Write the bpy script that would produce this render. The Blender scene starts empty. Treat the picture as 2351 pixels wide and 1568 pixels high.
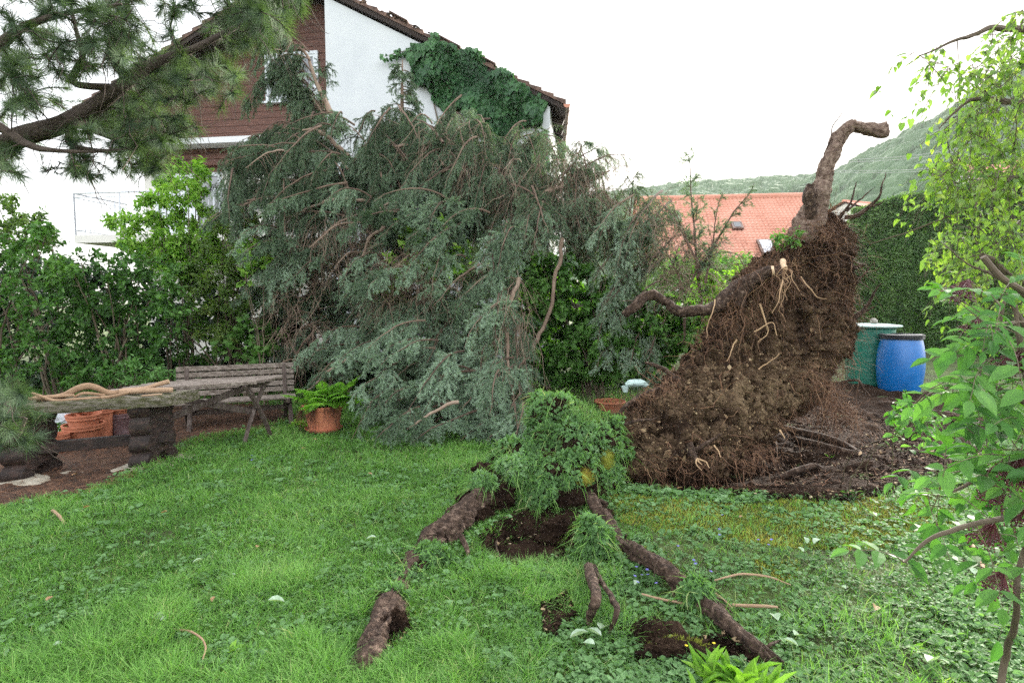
import bpy, math
import numpy as np
from math import radians, pi, sin, cos

# ------------------------------------------------------------ camera, sky, sun, exposure
H = 1.6                       # eye height in metres
F = 1306.0                    # focal length in the 2351 px wide frame used for measuring
CU, CV = 1175.5, 784.0
PITCH = math.atan(92 / F)
sc = bpy.context.scene
cam_d = bpy.data.cameras.new('camera')
cam = bpy.data.objects.new('camera', cam_d)
sc.collection.objects.link(cam)
cam.location = (0, 0, H)
cam.rotation_euler = (pi / 2 - PITCH, 0, 0)
cam_d.sensor_width = 36
cam_d.lens = F / 2351 * 36
cam_d.clip_start = 0.05
cam_d.clip_end = 3000
sc.camera = cam

SUN_AZ, SUN_EL = radians(33), radians(17)
w = bpy.data.worlds.new('World'); sc.world = w; w.use_nodes = True
nt = w.node_tree; nt.nodes.clear()
sky = nt.nodes.new('ShaderNodeTexSky'); sky.sky_type = 'NISHITA'; sky.sun_disc = False
sky.sun_elevation = SUN_EL; sky.sun_rotation = SUN_AZ
sky.air_density = 1.0; sky.dust_density = 4.0; sky.ozone_density = 1.0
hs = nt.nodes.new('ShaderNodeHueSaturation'); hs.inputs['Saturation'].default_value = 0.22
bg = nt.nodes.new('ShaderNodeBackground'); bg.inputs[1].default_value = 0.15
wo = nt.nodes.new('ShaderNodeOutputWorld')
nt.links.new(sky.outputs[0], hs.inputs['Color']); nt.links.new(hs.outputs[0], bg.inputs[0])
nt.links.new(bg.outputs[0], wo.inputs[0])

sl = bpy.data.lights.new('sun', 'SUN'); sl.energy = 1.9; sl.angle = radians(8); sl.color = (1, .93, .82)
so = bpy.data.objects.new('sun', sl); sc.collection.objects.link(so)
from mathutils import Vector, Matrix
sd = Vector((sin(SUN_AZ) * cos(SUN_EL), cos(SUN_AZ) * cos(SUN_EL), sin(SUN_EL)))
so.rotation_euler = sd.to_track_quat('Z', 'Y').to_euler()
so.location = sd * 60
sc.view_settings.view_transform = 'Standard'; sc.view_settings.look = 'None'
sc.view_settings.exposure = 3.22; sc.view_settings.gamma = 1
sc.cycles.use_denoising = False; sc.cycles.sample_clamp_indirect = .12; sc.cycles.sample_clamp_direct = .2; sc.cycles.max_bounces = 6; sc.cycles.transparent_max_bounces = 4
sc.cycles.diffuse_bounces = 3; sc.cycles.glossy_bounces = 2; sc.cycles.transmission_bounces = 3

# ------------------------------------------------------------ helpers
rng = np.random.default_rng(11)
K = 1.0667
def R(a, b, n=None): return rng.uniform(a, b, n)
FW = np.array([0, cos(PITCH), -sin(PITCH)]); UPV = np.array([0, sin(PITCH), cos(PITCH)])
def ray(u, v):
    u = np.asarray(u, float); v = np.asarray(v, float)
    x = (u - CU) / F; y = -(v - CV) / F
    d = np.stack([x, y * UPV[1] + FW[1], y * UPV[2] + FW[2]], -1)
    return d
def at(u, v, Y):
    d = ray(u, v); s = np.asarray(Y, float) * K / d[..., 1]
    return d * s[..., None] + np.array([0, 0, H])
def G(u, v, z=0.0):
    d = ray(u, v); s = (z - H) / d[..., 2]
    return d * np.asarray(s)[..., None] + np.array([0, 0, H])
def proj(p):
    q = p - np.array([0, 0, H]); z = q @ FW
    return CU + F * q[..., 0] / z, CV - F * (q @ UPV) / z
def norm(a):
    return a / (np.linalg.norm(a, axis=-1, keepdims=True) + 1e-9)

def _h(i, j, k, seed):
    n = (i.astype(np.int64) * 374761393 + j.astype(np.int64) * 668265263 + k.astype(np.int64) * 1274126177 + seed * 362437) & 0xffffffff
    n = ((n ^ (n >> 13)) * 1274126177) & 0xffffffff
    n = ((n ^ (n >> 16)) * 668265263) & 0xffffffff
    return (n ^ (n >> 15)) / 4294967295.0
def vn(p, seed=0):
    p = np.asarray(p, float); i = np.floor(p); f = p - i; f = f * f * (3 - 2 * f); i = i.astype(np.int64)
    r = 0
    for a in (0, 1):
        for b in (0, 1):
            for c in (0, 1):
                wgt = (f[..., 0] if a else 1 - f[..., 0]) * (f[..., 1] if b else 1 - f[..., 1]) * (f[..., 2] if c else 1 - f[..., 2])
                r = r + wgt * _h(i[..., 0] + a, i[..., 1] + b, i[..., 2] + c, seed)
    return r * 2 - 1
def fbm(p, o=4, seed=0):
    p = np.asarray(p, float); r = 0; a = 1; t = 0
    for k in range(o):
        r = r + a * vn(p * 2 ** k + k * 17.3, seed + k); t += a; a *= .5
    return r / t
def p3(x, y, s=1.0): return np.stack([x * s, y * s, np.zeros_like(x)], -1)
def inpoly(x, y, poly):
    poly = np.asarray(poly, float); r = np.zeros(np.shape(x), bool); n = len(poly); j = n - 1
    for i in range(n):
        xi, yi = poly[i]; xj, yj = poly[j]
        c = ((yi > y) != (yj > y)) & (x < (xj - xi) * (y - yi) / (yj - yi + 1e-12) + xi)
        r ^= c; j = i
    return r
def spoly(poly, n):
    poly = np.asarray(poly, float); lo = poly.min(0); hi = poly.max(0); out = np.zeros((0, 2))
    while len(out) < n:
        q = rng.uniform(lo, hi, (n * 2, 2)); out = np.concatenate([out, q[inpoly(q[:, 0], q[:, 1], poly)]])
    return out[:n]

class MB:
    def __init__(s): s.V = []; s.Fa = []; s.T = []; s.n = 0
    def add(s, V, Fc, tint=.5, m=0):
        V = np.asarray(V, float).reshape(-1, 3); Fc = np.asarray(Fc, np.int64)
        if len(V) == 0: return
        s.V.append(V); s.T.append(np.broadcast_to(np.asarray(tint, float), (len(V),)).copy())
        s.Fa.append((Fc + s.n, m)); s.n += len(V)
    def build(s, name, mats, parent=None, smooth=False, loc=None):
        V = np.concatenate(s.V); T = np.concatenate(s.T)
        if parent is None and loc is not None: V = V - np.asarray(loc)
        me = bpy.data.meshes.new(name)
        me.vertices.add(len(V)); me.vertices.foreach_set('co', V.astype(np.float32).ravel())
        li = np.concatenate([f.ravel() for f, m in s.Fa]).astype(np.int32)
        cnt = np.concatenate([np.full(len(f), f.shape[1], np.int32) for f, m in s.Fa])
        mi = np.concatenate([np.full(len(f), m, np.int32) for f, m in s.Fa])
        st = np.concatenate([[0], np.cumsum(cnt)[:-1]]).astype(np.int32)
        me.loops.add(len(li)); me.loops.foreach_set('vertex_index', li)
        me.polygons.add(len(cnt)); me.polygons.foreach_set('loop_start', st)
        me.polygons.foreach_set('material_index', mi)
        if smooth: me.polygons.foreach_set('use_smooth', np.ones(len(cnt), bool))
        else: me.polygons.foreach_set('use_smooth', np.zeros(len(cnt), bool))
        a = me.attributes.new('tint', 'FLOAT', 'POINT'); a.data.foreach_set('value', T.astype(np.float32))
        for m in (mats if isinstance(mats, (list, tuple)) else [mats]): me.materials.append(m)
        me.update(calc_edges=True)
        o = bpy.data.objects.new(name, me); sc.collection.objects.link(o)
        if parent is not None:
            o.parent = parent
            b = parent
            off = Vector((0, 0, 0))
            while b is not None: off += b.location; b = b.parent
            o.location = -off
        elif loc is not None: o.location = tuple(loc)
        return o
def tag(o, label=None, cat=None, group=None, kind=None):
    if label: o['label'] = label
    if cat: o['category'] = cat
    if group: o['group'] = group
    if kind: o['kind'] = kind
    return o
def thing(name, label, cat, loc=(0, 0, 0), group=None):
    o = bpy.data.objects.new(name, None); sc.collection.objects.link(o); o.location = tuple(float(c) for c in loc)
    o.empty_display_size = .1
    return tag(o, label, cat, group)

def frames(d, up):
    d = norm(d); x = norm(np.cross(d, up)); z = np.cross(x, d)
    return np.stack([x, d, z], -1)
def stamp(mb, tv, tf, pos, Rm, scl, tint=.5, m=0):
    N = len(pos); k = len(tv); scl = np.asarray(scl, float)
    if scl.ndim == 0: scl = np.full((N, 3), float(scl))
    if scl.ndim == 1: scl = np.repeat(scl[:, None], 3, 1)
    L = tv[None] * scl[:, None, :]
    V = np.einsum('nij,nkj->nki', Rm, L) + pos[:, None, :]
    Fc = tf[None] + (np.arange(N) * k)[:, None, None]
    mb.add(V.reshape(-1, 3), Fc.reshape(-1, tf.shape[1]), np.repeat(np.broadcast_to(tint, (N,)), k), m)
KITE_V = np.array([[0, 0, 0], [.5, .42, .1], [0, 1, -.05], [-.5, .42, .1]]); KITE_F = np.array([[0, 1, 2], [0, 2, 3]])
LEAF_V = np.array([[0, 0, 0], [.36, .18, .07], [.5, .45, .1], [.3, .75, .04], [0, 1, -.1], [-.3, .75, .04], [-.5, .45, .1], [-.36, .18, .07], [0, .4, 0], [0, .7, -.02]])
LEAF_F = np.array([[0, 1, 8], [1, 2, 8], [2, 3, 9], [2, 9, 8], [3, 4, 9], [4, 5, 9], [5, 6, 9], [9, 6, 8], [6, 7, 8], [7, 0, 8]])
HEART_V = np.array([[0, 0, 0], [.3, -.12, .05], [.52, .2, .12], [.3, .65, .06], [0, 1, -.12], [-.3, .65, .06], [-.52, .2, .12], [-.3, -.12, .05], [0, .35, 0]])
HEART_F = np.array([[0, 1, 8], [1, 2, 8], [2, 3, 8], [3, 4, 8], [4, 5, 8], [5, 6, 8], [6, 7, 8], [7, 0, 8]])
NEED_V = np.array([[-.5, 0, 0], [.5, 0, 0], [0, 1, 0]]); NEED_F = np.array([[0, 1, 2]])
def rdir(n, zb=0.0):
    d = rng.normal(size=(n, 3)); d = norm(d); d[:, 2] += zb; return norm(d)

def curves(o, d, L, droop, k=5, wob=.05):
    N = len(o); s = np.linspace(0, 1, k)[None, :, None]; L = np.broadcast_to(L, (N,))[:, None, None]
    dr = np.broadcast_to(droop, (N,))[:, None, None]
    P = o[:, None] + norm(d)[:, None] * L * s + np.array([0, 0, -1.0]) * L * dr * s ** 2
    wv = np.cumsum(rng.normal(size=(N, k, 3)) * wob, 1) * L / k * 2; wv = wv - wv[:, :1]
    return P + wv
def interp(P, idx, t):
    k = P.shape[1]; x = np.clip(t, 0, .999) * (k - 1); i = x.astype(int); f = (x - i)[:, None]
    a = P[idx, i]; b = P[idx, i + 1]
    return a * (1 - f) + b * f, norm(b - a)
def tubes(mb, P, r0, r1, sides=4, tint=.5, m=0):
    N, k, _ = P.shape; T = norm(np.gradient(P, axis=1)); ref = np.array([.31, .17, .93])
    X = norm(np.cross(T, ref)); Y = np.cross(T, X)
    r0 = np.broadcast_to(r0, (N,)); r1 = np.broadcast_to(r1, (N,)); s = np.linspace(0, 1, k)
    r = r0[:, None] * (1 - s) + r1[:, None] * s
    a = np.arange(sides) * 2 * pi / sides
    V = P[:, :, None] + r[:, :, None, None] * (np.cos(a)[None, None, :, None] * X[:, :, None] + np.sin(a)[None, None, :, None] * Y[:, :, None])
    b = (np.arange(N) * k * sides)[:, None, None]; j = (np.arange(k - 1) * sides)[None, :, None]; q = np.arange(sides)[None, None, :]; q2 = (q + 1) % sides
    Fc = np.stack([b + j + q, b + j + q2, b + j + sides + q2, b + j + sides + q], -1).reshape(-1, 4)
    mb.add(V.reshape(-1, 3), Fc, np.repeat(np.broadcast_to(tint, (N,)), k * sides), m)
def cat(pts, n):
    P = np.asarray(pts, float)
    if len(P) == 2: return P[0] + (P[1] - P[0]) * np.linspace(0, 1, n)[:, None]
    P = np.concatenate([[2 * P[0] - P[1]], P, [2 * P[-1] - P[-2]]]); m = len(P) - 3
    t = np.linspace(0, m - 1e-6, n); i = t.astype(int); f = (t - i)[:, None]
    a, b, c, d = P[i], P[i + 1], P[i + 2], P[i + 3]
    return .5 * (2 * b + (c - a) * f + (2 * a - 5 * b + 4 * c - d) * f ** 2 + (3 * b - a - 3 * c + d) * f ** 3)
def limb(mb, pts, rad, sides=12, n=40, rough=.12, fr=14, seed=0, m=0, mcap=None, tint=.5, wob=0.0):
    """one knobbly tapering limb with capped ends"""
    P = cat(pts, n); rad = np.asarray(rad, float); r = np.interp(np.linspace(0, 1, n), np.linspace(0, 1, len(rad)), rad)
    if wob: P = P + np.stack([fbm(P * 6 + 9 * a, 3, seed + a) for a in range(3)], -1) * wob
    T = norm(np.gradient(P, axis=0)); X = np.zeros_like(P); x = norm(np.cross(T[0], [.3, .2, .95]))
    for i in range(n):
        x = x - T[i] * (x @ T[i]); x = x / np.linalg.norm(x); X[i] = x
    Y = np.cross(T, X); a = np.arange(sides) * 2 * pi / sides
    D = np.cos(a)[None, :, None] * X[:, None] + np.sin(a)[None, :, None] * Y[:, None]
    V = P[:, None] + r[:, None, None] * D
    if rough:
        arc = np.concatenate([[0], np.cumsum(np.linalg.norm(np.diff(P, axis=0), axis=1))])[:, None, None]
        loc_ = D * np.array([1.7, 1.7, 1.7]) + arc * np.array([3.1, 2.3, 2.7]) + seed * 3.7
        V = V + D * ((fbm(loc_, 3, seed) * 1.5 + .45 * fbm(D * 4.5 + arc * 5, 2, seed + 7))[..., None] * rough * r[:, None, None])
        if sides >= 28: V = V + D * (fbm(V * 45, 3, seed + 2)[..., None] * .14 * r[:, None, None])
    j = (np.arange(n - 1) * sides)[:, None]; q = np.arange(sides)[None]; q2 = (q + 1) % sides
    Fc = np.stack([j + q, j + q2, j + sides + q2, j + sides + q], -1).reshape(-1, 4)
    tt = np.broadcast_to(tint, (n,)) if np.ndim(tint) else tint
    mb.add(V.reshape(-1, 3), Fc, np.repeat(tt, sides) if np.ndim(tint) else tint, m)
    for e, ring in ((0, V[0]), (-1, V[-1])):
        c = ring.mean(0); Vc = np.concatenate([ring, [c]]); f = [(i, (i + 1) % sides, sides) if e else ((i + 1) % sides, i, sides) for i in range(sides)]
        mb.add(Vc, np.array(f), tint[e] if np.ndim(tint) else tint, m if mcap is None else mcap)
    return P
def extr(mb, sec, A, B, X, Yv, segs=1, jit=0.0, m=0, tint=.5, seed=0):
    """extrude the closed 2-D section sec (in axes X, Yv) from A to B"""
    sec = np.asarray(sec, float); k = len(sec); A = np.asarray(A, float); B = np.asarray(B, float); X = np.asarray(X, float); Yv = np.asarray(Yv, float)
    off = sec[:, :1] * X + sec[:, 1:] * Yv; t = np.linspace(0, 1, segs + 1)
    V = (A[None] + (B - A)[None] * t[:, None])[:, None] + off[None]
    if jit: V = V + np.stack([fbm(V * 9 + 5 * a, 3, seed + a) for a in range(3)], -1) * jit
    j = (np.arange(segs) * k)[:, None]; q = np.arange(k)[None]; q2 = (q + 1) % k
    mb.add(V.reshape(-1, 3), np.stack([j + q, j + q2, j + k + q2, j + k + q], -1).reshape(-1, 4), tint, m)
    mb.add(V[0], np.array([list(range(k))[::-1]]), tint, m); mb.add(V[-1], np.array([list(range(k))]), tint, m)
def rect(w, h, c=.004):
    w /= 2; h /= 2; c = min(c, w * .4, h * .4)
    return [(-w + c, -h), (w - c, -h), (w, -h + c), (w, h - c), (w - c, h), (-w + c, h), (-w, h - c), (-w, -h + c)]
def beam(mb, A, B, w_, h_, up=(0, 0, 1), segs=1, jit=0, c=.004, m=0, tint=.5, seed=0):
    A = np.asarray(A, float); B = np.asarray(B, float); d = norm(B - A); X = norm(np.cross(d, up)); Z = np.cross(X, d)
    extr(mb, rect(w_, h_, c), A, B, X, Z, segs, jit, m, tint, seed)
def lathe(mb, prof, c, n=40, m=0, tint=.5, jit=0.0, closed=False):
    prof = np.asarray(prof, float); a = np.arange(n) * 2 * pi / n; k = len(prof)
    V = np.stack([prof[:, 0][:, None] * np.cos(a), prof[:, 0][:, None] * np.sin(a), np.repeat(prof[:, 1][:, None], n, 1)], -1) + np.asarray(c)
    if jit: V = V + fbm(V * 8, 3)[..., None] * jit
    j = (np.arange(k - 1) * n)[:, None]; q = np.arange(n)[None]; q2 = (q + 1) % n
    mb.add(V.reshape(-1, 3), np.stack([j + q, j + q2, j + n + q2, j + n + q], -1).reshape(-1, 4), tint, m)
def blob(mb, c, r, n=12, seed=0, amp=.25, m=0, tint=.5, fr=1.5):
    th = np.linspace(0, pi, n); ph = np.arange(2 * n) * pi / n
    D = np.stack([np.sin(th)[:, None] * np.cos(ph), np.sin(th)[:, None] * np.sin(ph), np.repeat(np.cos(th)[:, None], 2 * n, 1)], -1)
    V = np.asarray(c) + D * np.asarray(r) * (1 + amp * fbm(D * fr + seed * 7.7, 3, seed))[..., None]
    k = 2 * n; j = (np.arange(n - 1) * k)[:, None]; q = np.arange(k)[None]; q2 = (q + 1) % k
    mb.add(V.reshape(-1, 3), np.stack([j + q, j + k + q, j + k + q2, j + q2], -1).reshape(-1, 4), tint, m)

# ------------------------------------------------------------ materials
def mat(name, cols, rough=.75, scale=4.0, bump=0.0, bscale=60.0, trans=0.0, tint=False, stretch=(1, 1, 1), spec=.3, det=6, mix=.35, dist=.01, metal=0.0):
    m = bpy.data.materials.new(name); m.use_nodes = True; t = m.node_tree; n = t.nodes; l = t.links; n.clear()
    out = n.new('ShaderNodeOutputMaterial'); b = n.new('ShaderNodeBsdfPrincipled')
    b.inputs['Roughness'].default_value = rough; b.inputs['Specular IOR Level'].default_value = spec; b.inputs['Metallic'].default_value = metal
    tc = n.new('ShaderNodeTexCoord'); mp = n.new('ShaderNodeMapping'); mp.inputs['Scale'].default_value = stretch
    l.new(tc.outputs['Object'], mp.inputs[0])
    no = n.new('ShaderNodeTexNoise'); no.inputs['Scale'].default_value = scale; no.inputs['Detail'].default_value = det; no.inputs['Roughness'].default_value = .65
    l.new(mp.outputs[0], no.inputs[0])
    mr = n.new('ShaderNodeMapRange'); mr.inputs[1].default_value = .3; mr.inputs[2].default_value = .7; l.new(no.outputs[0], mr.inputs[0])
    fac = mr.outputs[0]
    if tint:
        at_ = n.new('ShaderNodeAttribute'); at_.attribute_name = 'tint'
        mx = n.new('ShaderNodeMix'); mx.inputs[0].default_value = mix
        l.new(at_.outputs['Fac'], mx.inputs[2]); l.new(fac, mx.inputs[3]); fac = mx.outputs[0]
    cr = n.new('ShaderNodeValToRGB'); e = cr.color_ramp.elements
    ps = [c[0] if len(c) == 2 else i / (len(cols) - 1) for i, c in enumerate(cols)]
    cc = [c[1] if len(c) == 2 else c for c in cols]
    e[0].position = ps[0]; e[0].color = (*cc[0], 1); e[1].position = ps[-1]; e[1].color = (*cc[-1], 1)
    for p_, c_ in list(zip(ps, cc))[1:-1]:
        x = e.new(p_); x.color = (*c_, 1)
    l.new(fac, cr.inputs[0]); l.new(cr.outputs[0], b.inputs['Base Color'])
    if bump:
        n2 = n.new('ShaderNodeTexNoise'); n2.inputs['Scale'].default_value = bscale; n2.inputs['Detail'].default_value = 8; l.new(mp.outputs[0], n2.inputs[0])
        bp = n.new('ShaderNodeBump'); bp.inputs['Strength'].default_value = bump; bp.inputs['Distance'].default_value = dist
        l.new(n2.outputs[0], bp.inputs['Height']); l.new(bp.outputs[0], b.inputs['Normal'])
    if trans:
        tr = n.new('ShaderNodeBsdfTranslucent'); g = n.new('ShaderNodeMix'); g.data_type = 'RGBA'; g.blend_type = 'MULTIPLY'; g.inputs[0].default_value = 1
        l.new(cr.outputs[0], g.inputs[6]); g.inputs[7].default_value = (1.3, 1.5, .5, 1); l.new(g.outputs[2], tr.inputs[0])
        ms = n.new('ShaderNodeMixShader'); ms.inputs[0].default_value = trans
        l.new(b.outputs[0], ms.inputs[1]); l.new(tr.outputs[0], ms.inputs[2]); l.new(ms.outputs[0], out.inputs[0])
    else: l.new(b.outputs[0], out.inputs[0])
    return m
M = {}
M['grass'] = mat('grass_blades', [(.03, .075, .015), (.065, .16, .028), (.115, .25, .05), (.2, .35, .095), (.36, .34, .17)], rough=.6, spec=.2, scale=.9, tint=True, trans=.35, mix=.25)
M['weed'] = mat('weed_leaves', [(.03, .07, .022), (.075, .15, .05), (.13, .24, .095), (.25, .36, .2)], rough=.65, scale=1.2, tint=True, trans=.3, spec=.15)
M['moss'] = mat('moss', [(.07, .1, .015), (.17, .2, .025), (.28, .26, .04), (.27, .13, .03)], rough=.95, scale=5, tint=True)
M['ground'] = mat('lawn_soil', [(.02, .02, .01), (.04, .05, .015), (.06, .09, .02), (.08, .08, .03)], rough=.95, scale=1.5, bump=1, bscale=30, dist=.03)
M['lawn_far'] = M['ground']
M['soil'] = mat('dark_soil', [(.007, .0045, .0035), (.016, .01, .007), (.034, .021, .014), (.075, .048, .032)], rough=.95, scale=7, bump=1, bscale=45, dist=.04, tint=True, mix=.6, spec=.03)
M['plate'] = mat('root_plate_soil', [(.008, .005, .004), (.03, .019, .013), (.085, .056, .034), (.16, .112, .066), (.22, .165, .105)], rough=.95, scale=5, bump=1, bscale=35, dist=.05, tint=True, mix=.45, spec=.03)
M['litter'] = mat('needle_litter', [(.018, .011, .007), (.045, .024, .014), (.09, .046, .026), (.15, .09, .055)], rough=.95, scale=9, bump=1, bscale=60, dist=.03)
M['litter_n'] = mat('fallen_needles', [(.06, .025, .012), (.14, .06, .03), (.24, .12, .06)], rough=.9, scale=9, tint=True, mix=.2)
M['chip'] = mat('stone_chips', [(.12, .07, .035), (.22, .15, .08), (.34, .26, .15), (.46, .38, .25)], rough=.9, scale=20, tint=True, mix=.2, bump=.5)
M['bark_glow'] = mat('glow_pale_root_bark', [(.045, .028, .02), (.1, .065, .048), (.17, .12, .09), (.28, .21, .16)], rough=.9, scale=22, bump=1, bscale=60, dist=.02, spec=.2)  # root bark lightened to paint the sun's glow on the hooked root
M['bark'] = mat('root_bark', [(.01, .006, .004), (.03, .018, .012), (.065, .041, .028), (.19, .135, .1)], rough=.9, scale=26, stretch=(1, 1, 1), bump=1, bscale=60, dist=.02, spec=.2)
M['rootlet'] = mat('fine_root', [(.03, .015, .01), (.09, .045, .025), (.19, .1, .055), (.4, .27, .15)], rough=.85, scale=6, tint=True, mix=.2)
M['needle'] = mat('spruce_needles', [(.02, .038, .018), (.07, .115, .062), (.165, .24, .155), (.32, .43, .31)], rough=.65, scale=1.5, tint=True, mix=.25, trans=.15, spec=.15)
M['twig'] = mat('spruce_twigs', [(.04, .025, .018), (.1, .065, .045), (.2, .14, .1), (.32, .24, .18)], rough=.85, scale=5, tint=True)
M['pine'] = mat('pine_needles', [(.018, .03, .018), (.04, .065, .036), (.08, .12, .066), (.15, .2, .12)], rough=.7, scale=2.5, tint=True, mix=.3, trans=.2, spec=.12)
M['pinebark'] = mat('pine_bark', [(.02, .015, .012), (.06, .045, .035), (.12, .09, .07)], rough=.95, scale=16, bump=1, bscale=50, dist=.02, tint=True)
M['leafA'] = mat('bright_leaves', [(.045, .11, .018), (.1, .22, .028), (.19, .35, .045), (.3, .45, .1)], rough=.55, scale=1.2, tint=True, trans=.4, spec=.25)
M['leafD'] = mat('shade_tinted_leaves', [(.01, .03, .008), (.02, .055, .014), (.035, .085, .02)], rough=.45, scale=1.2, tint=True, trans=.15, spec=.4)  # leaf colour darkened to paint the shade deep among the stems
M['leafB'] = mat('deep_green_leaves', [(.02, .06, .014), (.045, .115, .022), (.085, .19, .038), (.15, .27, .075)], rough=.55, scale=1.2, tint=True, trans=.35, spec=.25)
M['leafY'] = mat('yellow_green_leaves', [(.04, .085, .02), (.085, .15, .035), (.15, .23, .055), (.3, .34, .08)], rough=.45, scale=1.2, tint=True, trans=.45, spec=.4)
M['leafE'] = mat('elder_leaves', [(.025, .075, .018), (.05, .135, .03), (.095, .21, .05), (.19, .32, .13)], rough=.6, scale=3, tint=True, trans=.35, spec=.2)
M['ivy'] = mat('ivy_leaves', [(.008, .03, .01), (.02, .065, .022), (.042, .115, .036), (.09, .19, .07)], rough=.5, scale=1.5, tint=True, trans=.15, spec=.3)
M['thuja'] = mat('thuja_foliage', [(.018, .045, .015), (.05, .105, .032), (.11, .19, .06), (.19, .28, .1)], rough=.6, scale=1.0, tint=True, trans=.15)
M['stem'] = mat('shrub_stems', [(.04, .028, .018), (.1, .075, .05), (.2, .16, .11)], rough=.85, scale=8, tint=True)
M['fern'] = mat('fern_fronds', [(.06, .16, .02), (.12, .28, .03), (.2, .4, .04), (.3, .5, .07)], rough=.5, scale=4, tint=True, trans=.4)
M['white'] = mat('white_render', [(.45, .465, .475), (.52, .535, .54), (.56, .57, .57)], rough=.9, scale=1.2, bump=.25, bscale=90, dist=.005)
M['cream'] = mat('cream_render', [(.55, .53, .48), (.65, .62, .56)], rough=.9, scale=1.5)
M['frame'] = mat('white_window_frame', [(.72, .75, .8), (.8, .82, .85)], rough=.35, scale=2)
M['sillm'] = mat('painted_ledge', [(.6, .6, .6), (.72, .72, .72)], rough=.5, scale=3)
M['tile'] = mat('brown_roof_tile', [(.04, .025, .02), (.1, .06, .045), (.18, .11, .08)], rough=.85, scale=5, bump=.5)
M['soffit'] = mat('dark_soffit_wood', [(.012, .008, .006), (.03, .018, .013)], rough=.8, scale=4)
M['redtile'] = mat('red_roof_tile', [(.3, .12, .08), (.42, .19, .13), (.48, .26, .19)], rough=.85, scale=1.5, tint=True, mix=.6)
M['gutter'] = mat('copper_gutter', [(.07, .045, .035), (.16, .11, .09)], rough=.45, scale=3, metal=.6)
M['metal'] = mat('grey_railing_metal', [(.5, .52, .55), (.65, .66, .7)], rough=.4, metal=.2)
M['weather'] = mat('weathered_grey_wood', [(.05, .038, .028), (.12, .095, .075), (.22, .18, .15), (.32, .28, .24)], rough=.9, scale=7, stretch=(1.2, 6, 8), bump=.8, bscale=35, dist=.008)
M['darkwood'] = mat('dark_stained_wood', [(.008, .005, .004), (.02, .012, .009), (.055, .03, .022)], rough=.6, scale=6, stretch=(2, 2, 5), bump=.6, bscale=40, dist=.008)
M['logwood'] = mat('mossy_slab_wood', [(.035, .028, .016), (.075, .075, .03), (.15, .13, .1), (.25, .22, .18)], rough=.92, scale=5, stretch=(1.5, 4, 9), bump=1, bscale=30, dist=.015)
M['stick'] = mat('peeled_stick_bark', [(.16, .09, .05), (.28, .18, .11), (.4, .28, .19)], rough=.85, scale=12, bump=.7, bscale=70, tint=True)
M['cutwood'] = mat('fresh_cut_wood', [(.45, .3, .17), (.6, .45, .3)], rough=.8, scale=20)
M['terra'] = mat('terracotta', [(.22, .07, .035), (.4, .14, .075), (.5, .2, .11)], rough=.85, scale=5, bump=.3, bscale=80, tint=True, mix=.7)
M['terrared'] = mat('old_pot_glaze', [(.06, .035, .035), (.14, .08, .08), (.25, .18, .19)], rough=.6, scale=10)
M['plastwhite'] = mat('white_plastic', [(.7, .74, .8), (.8, .82, .85)], rough=.4)
M['rope'] = mat('dried_roots', [(.05, .02, .01), (.12, .05, .03)], rough=.9, scale=9)
M['bluep'] = mat('blue_drum_plastic', [(.001, .075, .24), (.001, .1, .32), (.002, .115, .36)], rough=.38, scale=2, spec=.5)
M['greenp'] = mat('green_barrel_plastic', [(.005, .09, .06), (.008, .12, .08), (.012, .14, .09)], rough=.42, scale=2, spec=.5)
M['lid'] = mat('pale_green_lid', [(.4, .55, .5), (.55, .68, .63)], rough=.45, scale=3)
M['black'] = mat('black_plastic_lid', [(.015, .015, .018), (.03, .03, .035)], rough=.4)
M['stone'] = mat('grey_stone', [(.14, .13, .11), (.24, .22, .19), (.34, .32, .28)], rough=.9, scale=9, bump=.7)
M['flag'] = mat('pale_flagstone', [(.2, .17, .12), (.34, .3, .23), (.42, .38, .3)], rough=.92, scale=7, bump=.7)
M['paleleaf'] = mat('pale_leaf_underside', [(.2, .3, .17), (.42, .5, .4)], rough=.6, trans=.2, scale=15)
M['dryleaf'] = mat('dry_leaf', [(.16, .08, .04), (.4, .25, .14)], rough=.7, trans=.2, scale=15)
M['violet'] = mat('violet_petals', [(.16, .15, .5), (.26, .24, .65)], rough=.6, trans=.3)
M['yellow'] = mat('yellow_petals', [(.6, .45, .02), (.75, .6, .04)], rough=.6)
M['berry'] = mat('elder_berries', [(.03, .006, .01), (.08, .012, .02), (.14, .025, .035)], rough=.3, tint=True, spec=.5)
M['berrystem'] = mat('red_berry_stalks', [(.07, .018, .02), (.12, .035, .035)], rough=.5)
M['glass'] = mat('dark_window_glass', [(.015, .02, .02), (.03, .035, .04)], rough=.06, spec=.8)
M['hill'] = mat('wooded_hill', [(.035, .065, .03), (.055, .1, .045), (.08, .13, .055)], rough=1, scale=.05, tint=True, mix=.3)
M['wire'] = mat('wire', [(.3, .3, .3), (.4, .4, .4)], rough=.5)

def siding_mat():
    m = mat('red_brown_board_siding', [(.045, .02, .014), (.09, .038, .025), (.14, .06, .04)], rough=.65, scale=3, stretch=(1, 1, 14), bump=.3, bscale=20)
    return m
M['siding'] = siding_mat()

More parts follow.
